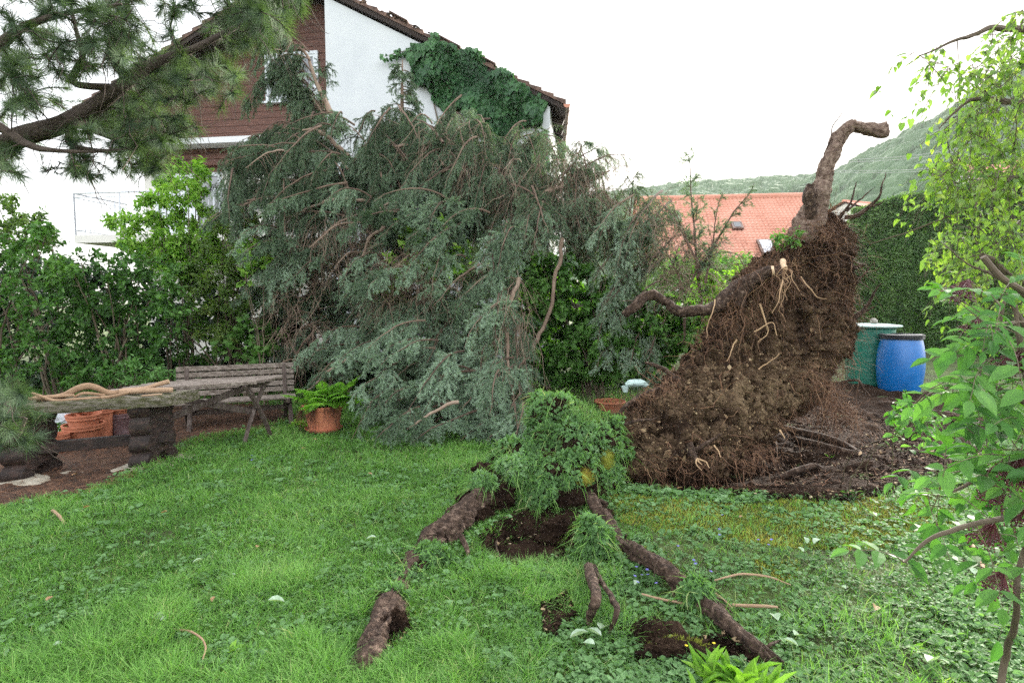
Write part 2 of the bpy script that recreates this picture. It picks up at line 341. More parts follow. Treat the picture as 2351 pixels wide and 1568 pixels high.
# ------------------------------------------------------------ ground
def gpoly(px, z=0.0): return [tuple(G(u, v, z)[:2]) for u, v in px]
SOIL = gpoly([(1395, 1095), (1500, 1110), (1640, 1125), (1760, 1140), (1900, 1150), (2060, 1130), (2190, 1080), (2290, 1010), (2260, 930), (2130, 895), (2000, 885), (1880, 880), (1700, 930), (1500, 960), (1400, 1000)])
LITTER = gpoly([(-500, 1230), (0, 1165), (150, 1145), (280, 1105), (390, 1050), (470, 1010), (600, 985), (700, 960), (600, 930), (-400, 930)])
PITA = gpoly([(1090, 1240), (1150, 1200), (1230, 1170), (1330, 1180), (1350, 1240), (1290, 1290), (1180, 1300), (1110, 1285)])
PITB = gpoly([(1245, 1405), (1275, 1395), (1300, 1375), (1322, 1425), (1285, 1440), (1275, 1470), (1250, 1460)])
PITC = gpoly([(1460, 1450), (1500, 1430), (1550, 1440), (1580, 1475), (1660, 1470), (1720, 1500), (1790, 1550), (1740, 1545), (1670, 1510), (1600, 1520), (1540, 1490), (1490, 1490)])
PITD = gpoly([(880, 1350), (930, 1290), (985, 1255), (1010, 1290), (960, 1340), (935, 1400), (950, 1460), (900, 1500), (850, 1560), (800, 1568), (830, 1500), (870, 1420)])
PC = G(1640, 1085)          # the hole the plate was torn from
def sdist(x, y, poly):
    """rough signed distance, positive inside"""
    poly = np.asarray(poly); ins = inpoly(x, y, poly); d = np.full(np.shape(x), 1e9); n = len(poly)
    for i in range(n):
        a = poly[i]; b = poly[(i + 1) % n]; ab = b - a; t = np.clip(((x - a[0]) * ab[0] + (y - a[1]) * ab[1]) / (ab @ ab), 0, 1)
        d = np.minimum(d, np.hypot(x - a[0] - t * ab[0], y - a[1] - t * ab[1]))
    return np.where(ins, d, -d)
def gz(x, y):
    x = np.asarray(x, float); y = np.asarray(y, float)
    r2 = np.hypot(x, y)
    z = .03 * fbm(p3(x, y, .8), 3, 5) * np.clip(12 / (r2 + 1), 0, 1) + .012 * fbm(p3(x, y, 5), 2, 8) * (r2 < 15)
    d = np.hypot((x - PC[0]) / 1.1, (y - PC[1] - .3) / .55)
    z = z - .32 * np.exp(-d ** 2)
    z = z - .12 * np.clip(sdist(x, y, PITA) / .12, 0, 1) - .05 * np.clip(sdist(x, y, PITC) / .08, 0, 1) - .04 * np.clip(sdist(x, y, PITB) / .06, 0, 1)
    return z
def axis(near0, near1, step, far0, far1):
    a = [near0]; s = step
    while a[-1] > far0: s *= 1.18; a.append(a[-1] - s)
    b = [near1]; s = step
    while b[-1] < far1: s *= 1.18; b.append(b[-1] + s)
    return np.concatenate([np.array(a[1:])[::-1], np.arange(near0, near1, step), b])
xs = axis(-5.5, 5.5, .05, -900, 900); ys = axis(1.2, 9, .05, -60, 1500)
X, Y = np.meshgrid(xs, ys); Z = gz(X, Y); nx, ny = len(xs), len(ys)
mb = MB(); j = (np.arange(ny - 1) * nx)[:, None]; q = np.arange(nx - 1)[None]
mb.add(np.stack([X, Y, Z], -1), np.stack([j + q, j + q + 1, j + nx + q + 1, j + nx + q], -1).reshape(-1, 4))
tag(mb.build('ground', M['ground'], smooth=True), 'garden ground below the lawn', None, kind='structure')

def patch(name, poly, m, label, amp=.03, fr=8, edge=.12, step=.02, base=.012, seed=3, tfun=None):
    P = np.asarray(poly); lo = P.min(0) - .15; hi = P.max(0) + .15
    lo = np.maximum(lo, [-7, 1]); hi = np.minimum(hi, [7, 12])
    xs = np.arange(lo[0], hi[0], step); ys = np.arange(lo[1], hi[1], step); X, Y = np.meshgrid(xs, ys)
    s = sdist(X, Y, P) + .1 * fbm(p3(X, Y, 3), 3, seed) + .05 * fbm(p3(X, Y, 11), 2, seed); a = np.clip(s / edge, -1, 1)
    hn = fbm(p3(X, Y, fr), 4, seed + 2)
    Z = gz(X, Y) + np.where(a > 0, base + a * amp * (hn + .3), a * .06 + base * (1 + a))
    keep = (s > -edge * .6); nx = len(xs); idx = np.arange(X.size).reshape(X.shape)
    f = np.stack([idx[:-1, :-1], idx[:-1, 1:], idx[1:, 1:], idx[1:, :-1]], -1)[(keep[:-1, :-1] & keep[1:, 1:])]
    used = np.unique(f); rm = np.zeros(X.size, np.int64); rm[used] = np.arange(len(used))
    V = np.stack([X, Y, Z], -1).reshape(-1, 3)[used]; t = (hn.ravel()[used] * .5 + .5)
    mb = MB(); mb.add(V, rm[f], t)
    return tag(mb.build(name, m, smooth=False), label, None, kind='structure')
patch('bare_soil', SOIL, M['soil'], 'dark churned soil in front of the torn root plate', amp=.09, fr=4)
patch('needle_covered_soil', LITTER, M['litter'], 'brown pine needle litter beneath the rustic table and bench', amp=.02, fr=8, step=.03)
patch('torn_soil', PITA, M['soil'], 'dark hollow below the lifted turf', amp=.06, fr=9)
patch('torn_soil', PITB, M['soil'], 'small torn hollow below the hanging rootlets', amp=.06, fr=12, edge=.06)
patch('torn_soil', PITC, M['soil'], 'torn soil strip beside the long right root', amp=.09, fr=10, edge=.06)
patch('torn_soil', PITD, M['soil'], 'narrow torn soil strip along the root at the lower left', amp=.05, fr=10, edge=.06)

# ------------------------------------------------------------ grass, weeds, moss
def scatter(n, y0=2.0, y1=11.5, spread=1.15):
    y = np.exp(R(math.log(y0), math.log(y1), n)); x = R(-1, 1, n) * y * .9 * spread; return x, y
def soilmask(x, y, wob=.12):
    nx_ = wob * fbm(p3(x, y, 4), 3, 21)
    s = np.full(x.shape, -9.0)
    for P in (SOIL, PITA, PITB, PITC, PITD): s = np.maximum(s, sdist(x, y, P) + nx_ * .6)
    return s
def litter_d(x, y): return sdist(x, y, LITTER) + .15 * fbm(p3(x, y, 3), 3, 22)
def blades(mb, x, y, z, h, wd, lean, tint, az=None):
    n = len(x); az = R(0, 2 * pi, n) if az is None else az
    d = np.stack([np.cos(az), np.sin(az), np.zeros(n)], -1); az2 = az + R(-1.2, 1.2, n) + pi / 2
    wv = np.stack([np.cos(az2), np.sin(az2), np.zeros(n)], -1) * wd[:, None] * .5
    B = np.stack([x, y, z], -1); U = np.array([0, 0, 1.0])
    V = np.zeros((n, 7, 3)); ss = [0, .38, .72, 1]; wf = [.8, 1, .7, 0]
    for i, (s, f) in enumerate(zip(ss, wf)):
        c = B + U * (h * s * (1 - .35 * lean * s))[:, None] + d * (h * lean * s ** 1.8)[:, None]
        if i < 3: V[:, 2 * i] = c - wv * f; V[:, 2 * i + 1] = c + wv * f
        else: V[:, 6] = c
    b = (np.arange(n) * 7)[:, None]
    mb.add(V.reshape(-1, 3), np.concatenate([b + np.array([0, 1, 3, 2]), b + np.array([2, 3, 5, 4])]), np.repeat(tint, 7))
    mb.n -= 7 * n; mb.Fa.append(((b + np.array([4, 5, 6])) + mb.n, 0)); mb.n += 7 * n
def leftness(x, y):
    """1 where lawn grass rules, 0 where creeping weeds rule"""
    u, v = proj(np.stack([x, y, np.zeros_like(x)], -1))
    return np.clip((1330 - u) / 300 + .5 + .5 * fbm(p3(x, y, 1.5), 3, 31), 0, 1)
x, y = scatter(420000)
g = leftness(x, y); sm = soilmask(x, y); lm = litter_d(x, y)
keep = (rng.random(len(x)) < (.14 + .86 * g)) & ((sm < .05) | (rng.random(len(x)) < .09) & (y < 4.2)) & (lm < .05) 
fp_ = G(744, 990); hd = (np.hypot(x - PC[0], y - PC[1] - .3) > .55) & (np.hypot(x - fp_[0], y - fp_[1]) > .3)
keep &= hd
x, y, g = x[keep], y[keep], g[keep]
cl = fbm(p3(x, y, 2.2), 3, 41); fine = fbm(p3(x, y, 9), 2, 43)
h = (.055 + .03 * cl + .024 * fine) * R(.55, 1.5, len(x)) * np.clip(.75 + .1 * y, .9, 1.25) * (1 + .6 * (y < 3.2) * (cl > .1))
mb = MB(); az = np.arctan2(fbm(p3(x, y, 3), 2, 51), fbm(p3(x, y, 3), 2, 52)) + R(-2.8, 2.8, len(x))
tt = np.clip(.42 + .35 * cl + .18 * rng.normal(size=len(x)), 0, .8); tt = np.where(rng.random(len(x)) < .03 + .35 * np.clip(fbm(p3(x, y, 1.7), 3, 47) - .22, 0, 1), 1., tt); h = h * (1 - .5 * np.clip(fbm(p3(x, y, 1.7), 3, 47) - .1, 0, 1))
blades(mb, x, y, gz(x, y), np.clip(h, .02, .17), R(.0028, .0056, len(x)) * np.clip(y / 4, .8, 1.8), R(.3, 1.3, len(x)), tt, az)
tag(mb.build('grass', M['grass']), 'short uneven green lawn grass', None, kind='stuff')

def rosettes(mb, x, y, z, nl, size, tint, lift=.5, tv=LEAF_V, tf=LEAF_F, asp=.7):
    n = len(x); X = np.repeat(x, nl); Yy = np.repeat(y, nl); Z = np.repeat(z, nl); S = np.repeat(size, nl) * R(.6, 1.2, n * nl)
    az = R(0, 2 * pi, n * nl); el = R(-.1, lift, n * nl)
    d = np.stack([np.cos(az) * np.cos(el), np.sin(az) * np.cos(el), np.sin(el)], -1)
    p = np.stack([X, Yy, Z], -1) + d * (S * .25)[:, None]
    up = norm(np.array([0, 0, 1.0]) + rng.normal(size=(n * nl, 3)) * .35)
    stamp(mb, tv, tf, p, frames(d, up), np.stack([S * asp, S, S], -1), np.clip(np.repeat(tint, nl) + R(-.15, .15, n * nl), 0, 1))
x, y = scatter(40000, 2.1, 9); g = leftness(x, y); sm = soilmask(x, y)
keep = (rng.random(len(x)) < (1.1 - g) * .95 + .2) & (sm < .01) & (litter_d(x, y) < .15) & (np.hypot(x - PC[0], y - PC[1] - .3) > .5)
x, y = x[keep], y[keep]; n = len(x); cl = fbm(p3(x, y, 1.8), 3, 61)
mpz = gpoly([(1420, 1140), (1600, 1150), (1800, 1150), (2000, 1150), (2150, 1110), (2200, 1150), (2100, 1230), (1850, 1260), (1650, 1230), (1480, 1200)])
keep = (rng.random(n) < np.clip(.75 + 1.1 * cl, .15, 1)) & ((sdist(x, y, mpz) + .35 * fbm(p3(x, y, 2.2), 3, 71) < 0) | (rng.random(n) < .3)); x, y, cl = x[keep], y[keep], cl[keep]; n = len(x)
mb = MB(); rosettes(mb, x, y, gz(x, y) + R(.008, .035, n), 5, R(.018, .042, n) * np.clip(y / 3.5, .9, 1.4), np.clip(.5 + .4 * cl + R(-.2, .2, n), 0, 1), asp=.75)
tag(mb.build('ground_cover', M['weed']), 'low creeping clover and leafy weeds', None, kind='stuff')
# moss: tiny upright tufts over yellowish ground
mp = gpoly([(1420, 1140), (1600, 1150), (1800, 1150), (2000, 1150), (2150, 1110), (2200, 1150), (2100, 1230), (1850, 1260), (1650, 1230), (1480, 1200)])
x, y = scatter(200000, 2.6, 6); k2 = (sdist(x, y, mp) + .35 * fbm(p3(x, y, 2.2), 3, 71) > 0) | (fbm(p3(x, y, 2.5), 3, 72) > .5) & (leftness(x, y) < .5)
k2 &= soilmask(x, y) < 0; x, y = x[k2], y[k2]; mb = MB(); tt = np.clip(.45 + .5 * fbm(p3(x, y, 3), 3, 73) + R(-.15, .15, len(x)), 0, 1)
blades(mb, x, y, gz(x, y), R(.012, .032, len(x)), R(.005, .009, len(x)), R(.2, .9, len(x)), tt)
tag(mb.build('moss', M['moss']), 'yellow green moss in the lawn by the bare soil', None, kind='stuff')
# loose needles on the litter, crumbs and chips on the soil
x = R(-7, -1.8, 26000); y = R(3, 9, 26000); k2 = litter_d(x, y) > -.12; x, y = x[k2], y[k2]; n = len(x); mb = MB()
az = R(0, 2 * pi, n); d = np.stack([np.cos(az), np.sin(az), R(-.05, .3, n)], -1)
stamp(mb, NEED_V, NEED_F, np.stack([x, y, gz(x, y) + R(.02, .04, n)], -1), frames(d, np.array([0, 0, 1.0])), np.stack([R(.003, .006, n), R(.05, .1, n), np.ones(n)], -1), R(0, 1, n))
tag(mb.build('needle_litter', M['litter_n']), 'fallen brown pine needles under the rustic table', None, kind='stuff')
CH_V = np.array([[1, 0, 0], [0, 1, 0], [-1, 0, 0], [0, -1, 0], [.2, .1, .6], [-.1, .2, -.6]]); CH_F = np.array([[0, 1, 4], [1, 2, 4], [2, 3, 4], [3, 0, 4], [1, 0, 5], [2, 1, 5], [3, 2, 5], [0, 3, 5]])
x = R(.2, 5, 60000); y = R(3.5, 11.5, 60000); k2 = sdist(x, y, SOIL) > -.08 + .12 * fbm(p3(x, y, 4), 2, 33); x, y = x[k2], y[k2]
for P in (PITA, PITB, PITC, PITD):
    pp = np.asarray(P); qx = R(pp[:, 0].min(), pp[:, 0].max(), 2500); qy = R(pp[:, 1].min(), pp[:, 1].max(), 2500); kk = sdist(qx, qy, P) > 0
    x = np.concatenate([x, qx[kk]]); y = np.concatenate([y, qy[kk]])
n = len(x); hz = gz(x, y) + .02 + .04 * np.clip(fbm(p3(x, y, 4), 3, 5), -.5, 1)
mb = MB(); s = R(.004, .02, n) ** 1.0
stamp(mb, CH_V, CH_F, np.stack([x, y, hz + R(-.01, .03, n)], -1), frames(rdir(n), np.array([.1, .2, 1.0])), np.stack([s, s * R(.6, 1, n), s * R(.5, 1, n)], -1), np.clip(R(-.2, .6, n), 0, 1))
tag(mb.build('soil_crumbs', M['soil']), 'loose crumbs of dark soil', None, kind='stuff')
k2 = rng.random(n) < .05; n2 = k2.sum(); mb = MB(); s = R(.006, .022, n2)
stamp(mb, CH_V, CH_F, np.stack([x[k2], y[k2], hz[k2] + .02], -1), frames(rdir(n2), np.array([.1, .2, 1.0])), np.stack([s, s * .8, s * .5], -1), R(.2, 1, n2))
tag(mb.build('gravel', M['chip']), 'small pale stone chips strewn over the bare soil', None, kind='stuff')
n = 7000; x = R(.4, 5, n); y = R(3.6, 11, n); k2 = sdist(x, y, SOIL) > 0; x, y = x[k2], y[k2]; n = len(x); mb = MB(); az = R(0, 2 * pi, n)
stamp(mb, NEED_V, NEED_F, np.stack([x, y, gz(x, y) + R(.03, .07, n)], -1), frames(np.stack([np.cos(az), np.sin(az), R(-.1, .4, n)], -1), np.array([0, 0, 1.0])), np.stack([R(.003, .006, n), R(.04, .14, n), np.ones(n)], -1), R(0, 1, n))
tag(mb.build('root_debris', M['litter_n']), 'broken fine roots and bark bits on the bare soil', None, kind='stuff')

# ------------------------------------------------------------ the uprooted spruce
base = at(1700, 1020, 6.0); base[2] = 0
TREE = thing('fallen_spruce', 'huge uprooted spruce toppled towards the house with its torn root plate upright', 'fallen tree', base)
# root plate: a lumpy slab swept from the low left tip to the stump at the top right
LE = [(1388, 1000, 5.05), (1415, 955, 5.15), (1492, 898, 5.4), (1572, 842, 5.65), (1632, 752, 5.9), (1680, 650, 6.1), (1768, 577, 6.3), (1845, 522, 6.45), (1880, 487, 6.6)]
RE = [(1400, 1110, 4.75), (1480, 1110, 4.8), (1640, 1100, 4.9), (1740, 1045, 5.2), (1800, 965, 5.6), (1890, 890, 6.0), (1925, 820, 6.25), (1938, 720, 6.5), (1935, 580, 6.7), (1905, 490, 6.75)]
NS, NQ = 420, 260
Lp = cat([at(*p) for p in LE], NS); Rp = cat([at(*p) for p in RE], NS)
C = (Lp + Rp) / 2; A = (Rp - Lp) / 2; An = norm(A); Tn = norm(np.gradient(C, axis=0)); Nn = norm(np.cross(An, Tn))
Nn = np.where((Nn[:, 1] > 0)[:, None], -Nn, Nn)
ss = np.linspace(0, 1, NS); endf = np.clip(np.minimum(ss / .05, (1 - ss) / .06), 0, 1) ** .5
th = np.arange(NQ) * 2 * pi / NQ
ct = np.sign(np.cos(th)) * np.abs(np.cos(th)) ** .75; st = np.sign(np.sin(th)) * np.abs(np.sin(th)) ** .8
thick = np.where(np.sin(th) > 0, .22, .26)
V = C[:, None] + A[:, None] * (ct[None, :, None] * (.3 + .7 * endf)[:, None, None]) + Nn[:, None] * (st * thick)[None, :, None] * endf[:, None, None]
ND = norm(An[:, None] * ct[None, :, None] + Nn[:, None] * (st * 1.0)[None, :, None])
nz1 = fbm(V * 1.6, 3, 101); nz2 = fbm(V * 5.5, 3, 102); nz3 = fbm(V * 22, 3, 103)
V = V + ND * (.11 * nz1 + .11 * nz2 + .06 * nz3 - .1 * np.exp(-(nz2 / .06) ** 2) + .03 * np.abs(fbm(V * 11, 2, 131)))[..., None] * (.3 + .7 * endf)[:, None, None]
# dark humus along the upper left edge, shade painted dark in the lower/right hollows, ochre subsoil in the middle
tt = .5 + .9 * np.minimum(ct + .62, 0)[None, :] + .35 * nz1 + .35 * fbm(V * 2.5, 2, 111) - .55 * np.clip((ss - .55) / .25, 0, 1)[:, None] * (.6 - .4 * ct)[None, :] - .35 * np.clip(ct - .75, 0, 1)[None, :] * 3 + .25 * nz3
tt = np.clip(tt, 0, 1)
PLV, PLN, PLT = V, ND, tt
mb = MB(); j = (np.arange(NS - 1) * NQ)[:, None]; q = np.arange(NQ)[None]; q2 = (q + 1) % NQ
mb.add(V.reshape(-1, 3), np.stack([j + q, j + NQ + q, j + NQ + q2, j + q2], -1).reshape(-1, 4), tt.ravel())
for e in (0, NS - 1):
    c = V[e].mean(0); mb.add(np.concatenate([V[e], [c]]), np.array([(i, (i + 1) % NQ, NQ) for i in range(NQ)]), .2)
PLATE = mb.build('root_plate', M['plate'], TREE)
front = np.where(st > -.15)[0]
def platept(n, s0=.02, s1=.97, bias=None):
    i = rng.integers(int(s0 * NS), int(s1 * NS), n); jx = rng.choice(front, n)
    return PLV[i, jx], PLN[i, jx], PLT[i, jx], i / NS
# chips and clods on the plate
p, nn, t_, s_ = platept(15000); n = len(p); k2 = rng.random(n) < np.clip(t_ * 1.3 - .15, .03, 1); p, nn = p[k2], nn[k2]; n = len(p)
mb = MB(); s = R(.003, .014, n) * (1 + (rng.random(n) < .02) * 1.8); d = norm(np.cross(nn, rdir(n)))
stamp(mb, CH_V, CH_F, p + nn * .004, frames(d, nn + .5 * rdir(n)), np.stack([s, s * R(.5, 1, n), s * .45], -1), R(0, .8, n) ** 1.8)
tag(mb.build('stone_chips', M['chip'], PLATE), kind='stuff')
p, nn, t_, s_ = platept(16000); n = len(p); mb = MB(); s = R(.008, .04, n) * R(.4, 1, n) * (1 + (rng.random(n) < .12) * .9)
stamp(mb, CH_V, CH_F, p, frames(rdir(n), nn), np.stack([s, s * .8, s * .7], -1), np.clip(t_ + R(-.3, .1, n), 0, 1))
tag(mb.build('soil_clods', M['plate'], PLATE), kind='stuff')
# fine roots: fibrous mats on the plate, denser towards the top and edges
def fibres(n, s0, s1, L0, L1, r, tint0, tint1, out=.5, droop=.5, name='fine_roots', edge=False):
    p, nn, t_, s_ = platept(n, s0, s1)
    d = norm(nn * out + rdir(n) * .9 + np.array([0, 0, -.2])); P = curves(p - nn * .01, d, R(L0, L1, n), droop * R(.2, 1.2, n), 7, .35)
    mb = MB(); tubes(mb, P, r * R(.6, 1.4, n), r * .25, 3, R(tint0, tint1, n)); return mb
a = fibres(4200, .0, 1, .04, .13, .0018, .0, .5); b = fibres(1500, .45, 1, .08, .25, .0022, 0, .6); c = fibres(320, .1, 1, .15, .45, .0045, .2, .85)
mb = MB()
for o_ in (a, b, c):
    for Vx, Tx, (Fx, mm) in zip(o_.V, o_.T, o_.Fa): mb.add(Vx, Fx, Tx)
tag(mb.build('fine_roots', M['rootlet'], PLATE), kind='stuff')
# hanging fibre curtains on the upper left shoulder and along the right edge
mb = MB()
for (u0, v0, u1, v1, Y0, n_, L0, L1) in [(1700, 650, 1800, 620, 6.0, 260, .2, .6), (1740, 590, 1860, 530, 6.3, 260, .1, .3), (1600, 800, 1710, 700, 5.75, 180, .1, .35), (1870, 500, 1915, 560, 6.4, 220, .1, .3), (1905, 600, 1925, 860, 6.3, 260, .1, .35), (1850, 850, 1950, 960, 5.8, 420, .1, .4), (1400, 970, 1560, 860, 5.2, 260, .06, .2), (1450, 1080, 1780, 1040, 4.9, 380, .06, .25)]:
    t = R(0, 1, n_); o_ = at(u0 + (u1 - u0) * t + R(-25, 25, n_), v0 + (v1 - v0) * t + R(-18, 18, n_), Y0 + R(-.25, .25, n_))
    d = norm(rdir(n_) * .8 + np.array([-.1, -.4, .2])); P = curves(o_, d, R(L0, L1, n_), R(.3, 1.3, n_), 7, .4); tubes(mb, P, R(.0014, .0036, n_), .0008, 3, R(0, .8, n_))
mb.build('hanging_roots', M['rootlet'], PLATE).update_tag()
bpy.data.objects['hanging_roots']['kind'] = 'stuff'
def pxl(pts): return [at(*p) for p in pts]
def root(name, pts, rad, seed=0, sides=12, n=60, rough=.25, tint=.5, fr=14, mt='bark', wob=.03, par=None, lab=None):
    mb = MB(); limb(mb, pts, rad, sides, n, rough, fr, seed, tint=tint, wob=wob); o = mb.build(name, M[mt], par or TREE, smooth=True)
    if lab: o['label'] = lab
    return o
# stump root rising from the top
o = root('root', pxl([(1835, 560, 6.4), (1868, 490, 6.4), (1888, 430, 6.4), (1905, 370, 6.4), (1925, 322, 6.4), (1952, 294, 6.4), (1990, 296, 6.4), (2033, 300, 6.4)]), [.16, .135, .108, .085, .074, .066, .068, .088], 5, 30, 160, .3, mt='bark_glow', lab='thick bare root bent over at its top like a hook')
root('root', pxl([(1862, 500, 6.35), (1858, 450, 6.3), (1862, 425, 6.3)]), [.08, .07, .05], 6, 12, 30, .4, wob=.01)
for i, (pts, r) in enumerate([
    ([(1880, 425, 6.4), (1893, 360, 6.4), (1903, 320, 6.4), (1925, 270, 6.4), (1955, 232, 6.4)], [.012, .009, .007, .004, .002]),
    ([(1925, 500, 6.6), (1950, 470, 6.5), (1965, 420, 6.5)], [.025, .015, .006]),
    ([(1940, 500, 6.6), (1990, 480, 6.5), (2020, 440, 6.4), (2035, 395, 6.4)], [.03, .022, .012, .004]),
    ([(1990, 478, 6.5), (2020, 470, 6.4), (2035, 460, 6.3)], [.015, .01, .003]),
    ([(1945, 485, 6.5), (1985, 450, 6.5), (2010, 430, 6.4)], [.014, .008, .003]),
    ([(1960, 650, 6.6), (1990, 625, 6.5), (2010, 605, 6.4)], [.014, .01, .004]),
    ([(1950, 625, 6.5), (1985, 610, 6.4)], [.03, .014]),
    ([(1925, 780, 6.3), (1965, 730, 6.2), (2000, 690, 6.1), (2020, 650, 6.0)], [.045, .03, .018, .006]),
    ([(1960, 735, 6.2), (1990, 715, 6.1), (2015, 700, 6.0)], [.02, .012, .004]),
    ([(1930, 880, 6.2), (1970, 870, 6.1), (1985, 895, 6.0), (2010, 935, 5.9)], [.02, .015, .01, .004])]):
    root('root', pxl(pts), r, 20 + i, 8, 40, .2, wob=.03)
# the crooked root sticking out to the left
root('root', pxl([(1800, 615, 6.0), (1740, 640, 5.95), (1680, 672, 5.85), (1640, 705, 5.75), (1600, 716, 5.7), (1560, 715, 5.7), (1525, 692, 5.7), (1495, 679, 5.7), (1460, 700, 5.65), (1432, 722, 5.6)]), [.06, .085, .08, .062, .06, .058, .045, .055, .06, .035], 40, 16, 110, .3, lab='crooked dark root reaching out to the left of the plate')
root('root', pxl([(1570, 728, 5.7), (1571, 760, 5.7), (1568, 790, 5.7)]), [.018, .012, .006], 41, 8, 20, .3)
root('root', pxl([(1470, 690, 5.65), (1450, 690, 5.6), (1425, 692, 5.5)]), [.012, .008, .003], 42, 6, 20, .3)
root('root', pxl([(1690, 700, 5.85), (1715, 655, 5.8), (1745, 632, 5.75), (1775, 622, 5.7)]), [.085, .075, .06, .055], 43, 14, 50, .25, lab='sawn root stub with a pale cut face')
mb = MB(); limb(mb, pxl([(1772, 622, 5.69), (1778, 621, 5.68)]), [.052, .05], 14, 4, .02); mb.build('cut_face', M['cutwood'], bpy.data.objects['root.013'])
root('root', pxl([(1798, 600, 5.8), (1803, 617, 5.7)]), [.03, .028], 44, 10, 8, .1, mt='cutwood')
for i in range(9):
    a0 = at(1803, 620, 5.7); d = rdir(1)[0] * .8 + np.array([-.2, -.3, -.9]); P = curves(a0[None], d[None], np.array([R(.25, .5)]), .2, 8, .35)[0]
    root('rootlet', P, [.006, .002], 60 + i, 5, 20, .2, tint=.9, mt='rootlet', wob=.03)
root('root', pxl([(1655, 1000, 4.65), (1590, 1040, 4.75), (1592, 1045, 4.75)]), [.01, .03, .03], 45, 8, 10, .2)
for pts, r in [([(1398, 972, 4.75), (1430, 975, 4.7), (1470, 965, 4.65), (1500, 962, 4.7), (1515, 958, 4.7)], [.02, .017, .013, .008, .004]),
               ([(1395, 985, 5.0), (1430, 940, 5.0), (1470, 910, 5.1), (1520, 885, 5.2)], [.012, .018, .02, .014]),
               ([(1480, 830, 5.35), (1500, 838, 5.35), (1530, 850, 5.4), (1560, 870, 5.4)], [.012, .02, .025, .02]),
               ([(1580, 1015, 4.7), (1590, 1040, 4.65), (1600, 1058, 4.6)], [.03, .028, .016])]:
    root('root', pxl(pts), r, 47 + len(pts), 8, 30, .25, wob=.02)
for pts in [[(1600, 1055, 4.6), (1620, 1062, 4.55), (1630, 1075, 4.5)], [(1600, 1055, 4.6), (1600, 1068, 4.55), (1612, 1082, 4.5)], [(1604, 1060, 4.58), (1614, 1070, 4.5)], [(1640, 1020, 4.7), (1650, 1035, 4.65), (1655, 1052, 4.6)], [(1740, 700, 5.5), (1760, 760, 5.5), (1740, 790, 5.45)], [(1745, 850, 5.35), (1770, 830, 5.3), (1790, 810, 5.3)], [(1690, 780, 5.5), (1665, 830, 5.45)], [(1800, 640, 5.6), (1790, 690, 5.5), (1770, 720, 5.5)], [(1730, 760, 5.5), (1770, 740, 5.45), (1785, 770, 5.4)], [(1840, 640, 5.7), (1870, 680, 5.6), (1900, 690, 5.6)], [(1640, 690, 5.7), (1620, 780, 5.5)], [(1790, 990, 4.95), (1800, 1012, 4.9)]]:
    root('rootlet', pxl(pts), [.009, .005, .003], 80, 6, 20, .3, tint=1., mt='rootlet', wob=.03)

# foreground roots lifting turf
def gp(u, v, dz=0.0):
    return G(u, v, dz)
root('root', [at(1165, 1085, 4.25), at(1110, 1140, 3.95), at(1050, 1200, 3.62), at(1005, 1240, 3.4), at(975, 1268, 3.25), gp(948, 1305, .035), gp(920, 1345, .02), gp(902, 1385, .03)], [.065, .075, .08, .084, .07, .05, .042, .05], 50, 40, 300, .42, fr=9, lab='thick bark-covered root sloping down from the lifted turf into the lawn')
root('root', [gp(925, 1350, -.12), gp(905, 1385, .0), gp(885, 1425, .04), gp(860, 1470, .04), gp(835, 1520, .03), gp(810, 1562, -.01), gp(795, 1600, -.1)], [.05, .06, .066, .064, .06, .052, .05], 51, 40, 200, .38, fr=10, lab='short length of root breaking out of the grass near the front')
RC = [at(1330, 1085, 4.35), at(1350, 1130, 4.1), at(1385, 1190, 3.8), at(1430, 1250, 3.42), gp(1500, 1290, .1), gp(1570, 1345, .07), gp(1620, 1385, .05), gp(1690, 1452, .04), gp(1750, 1500, .03), gp(1800, 1545, -.02)]
root('root', RC, [.03, .04, .05, .055, .047, .042, .04, .036, .034, .026], 52, 32, 420, .42, fr=11, lab='long snaking root running to the lower right across the weeds')
root('root', [at(1352, 1300, 3.0), gp(1365, 1370, .2), gp(1352, 1410, .08), gp(1357, 1445, -.02)], [.03, .024, .018, .01], 53, 10, 40, .3, wob=.02)
root('root', [at(1365, 1300, 3.0), at(1385, 1345, 2.75), gp(1412, 1400, .12), gp(1400, 1440, .03), gp(1385, 1465, -.02)], [.02, .014, .014, .01, .006], 54, 8, 40, .3, wob=.03)
root('root', [at(1060, 1230, 3.35), at(1072, 1262, 3.25), at(1075, 1280, 3.2)], [.02, .014, .006], 55, 8, 20, .3)
root('root', [at(1145, 1180, 3.9), at(1140, 1220, 3.8), gp(1145, 1290, 0)], [.012, .01, .006], 56, 7, 20, .3)
root('root', [at(1590, 1390, 2.75), gp(1650, 1420, .03), gp(1700, 1450, .02)], [.01, .008, .004], 57, 7, 20, .3)
root('root', pxl([(1345, 1115, 4.2), (1362, 1135, 4.1), (1392, 1160, 3.95)]), [.02, .025, .015], 58, 8, 20, .3)

for k_, (path, r_, cnt) in enumerate([([at(1150, 1095, 4.2), at(1050, 1200, 3.62), at(980, 1265, 3.25)], .07, 16), ([gp(905, 1385, .03), gp(860, 1470, .05), gp(820, 1540, .02)], .05, 7), (RC[2:], .04, 26)]):
    Pp_ = cat(path, 60)
    for q_ in range(cnt):
        i_ = rng.integers(3, 57); T_ = norm(Pp_[i_ + 1] - Pp_[i_]); d_ = norm(rdir(1)[0] * .8 + T_ * .7 + np.array([0, 0, -.25])); c_ = curves((Pp_[i_] + d_ * r_ * .5)[None], d_[None], np.array([R(.08, .28)]), .5, 7, .3)[0]
        root('rootlet', c_, [R(.006, .012), .006, .002], 200 + q_, 6, 16, .3)
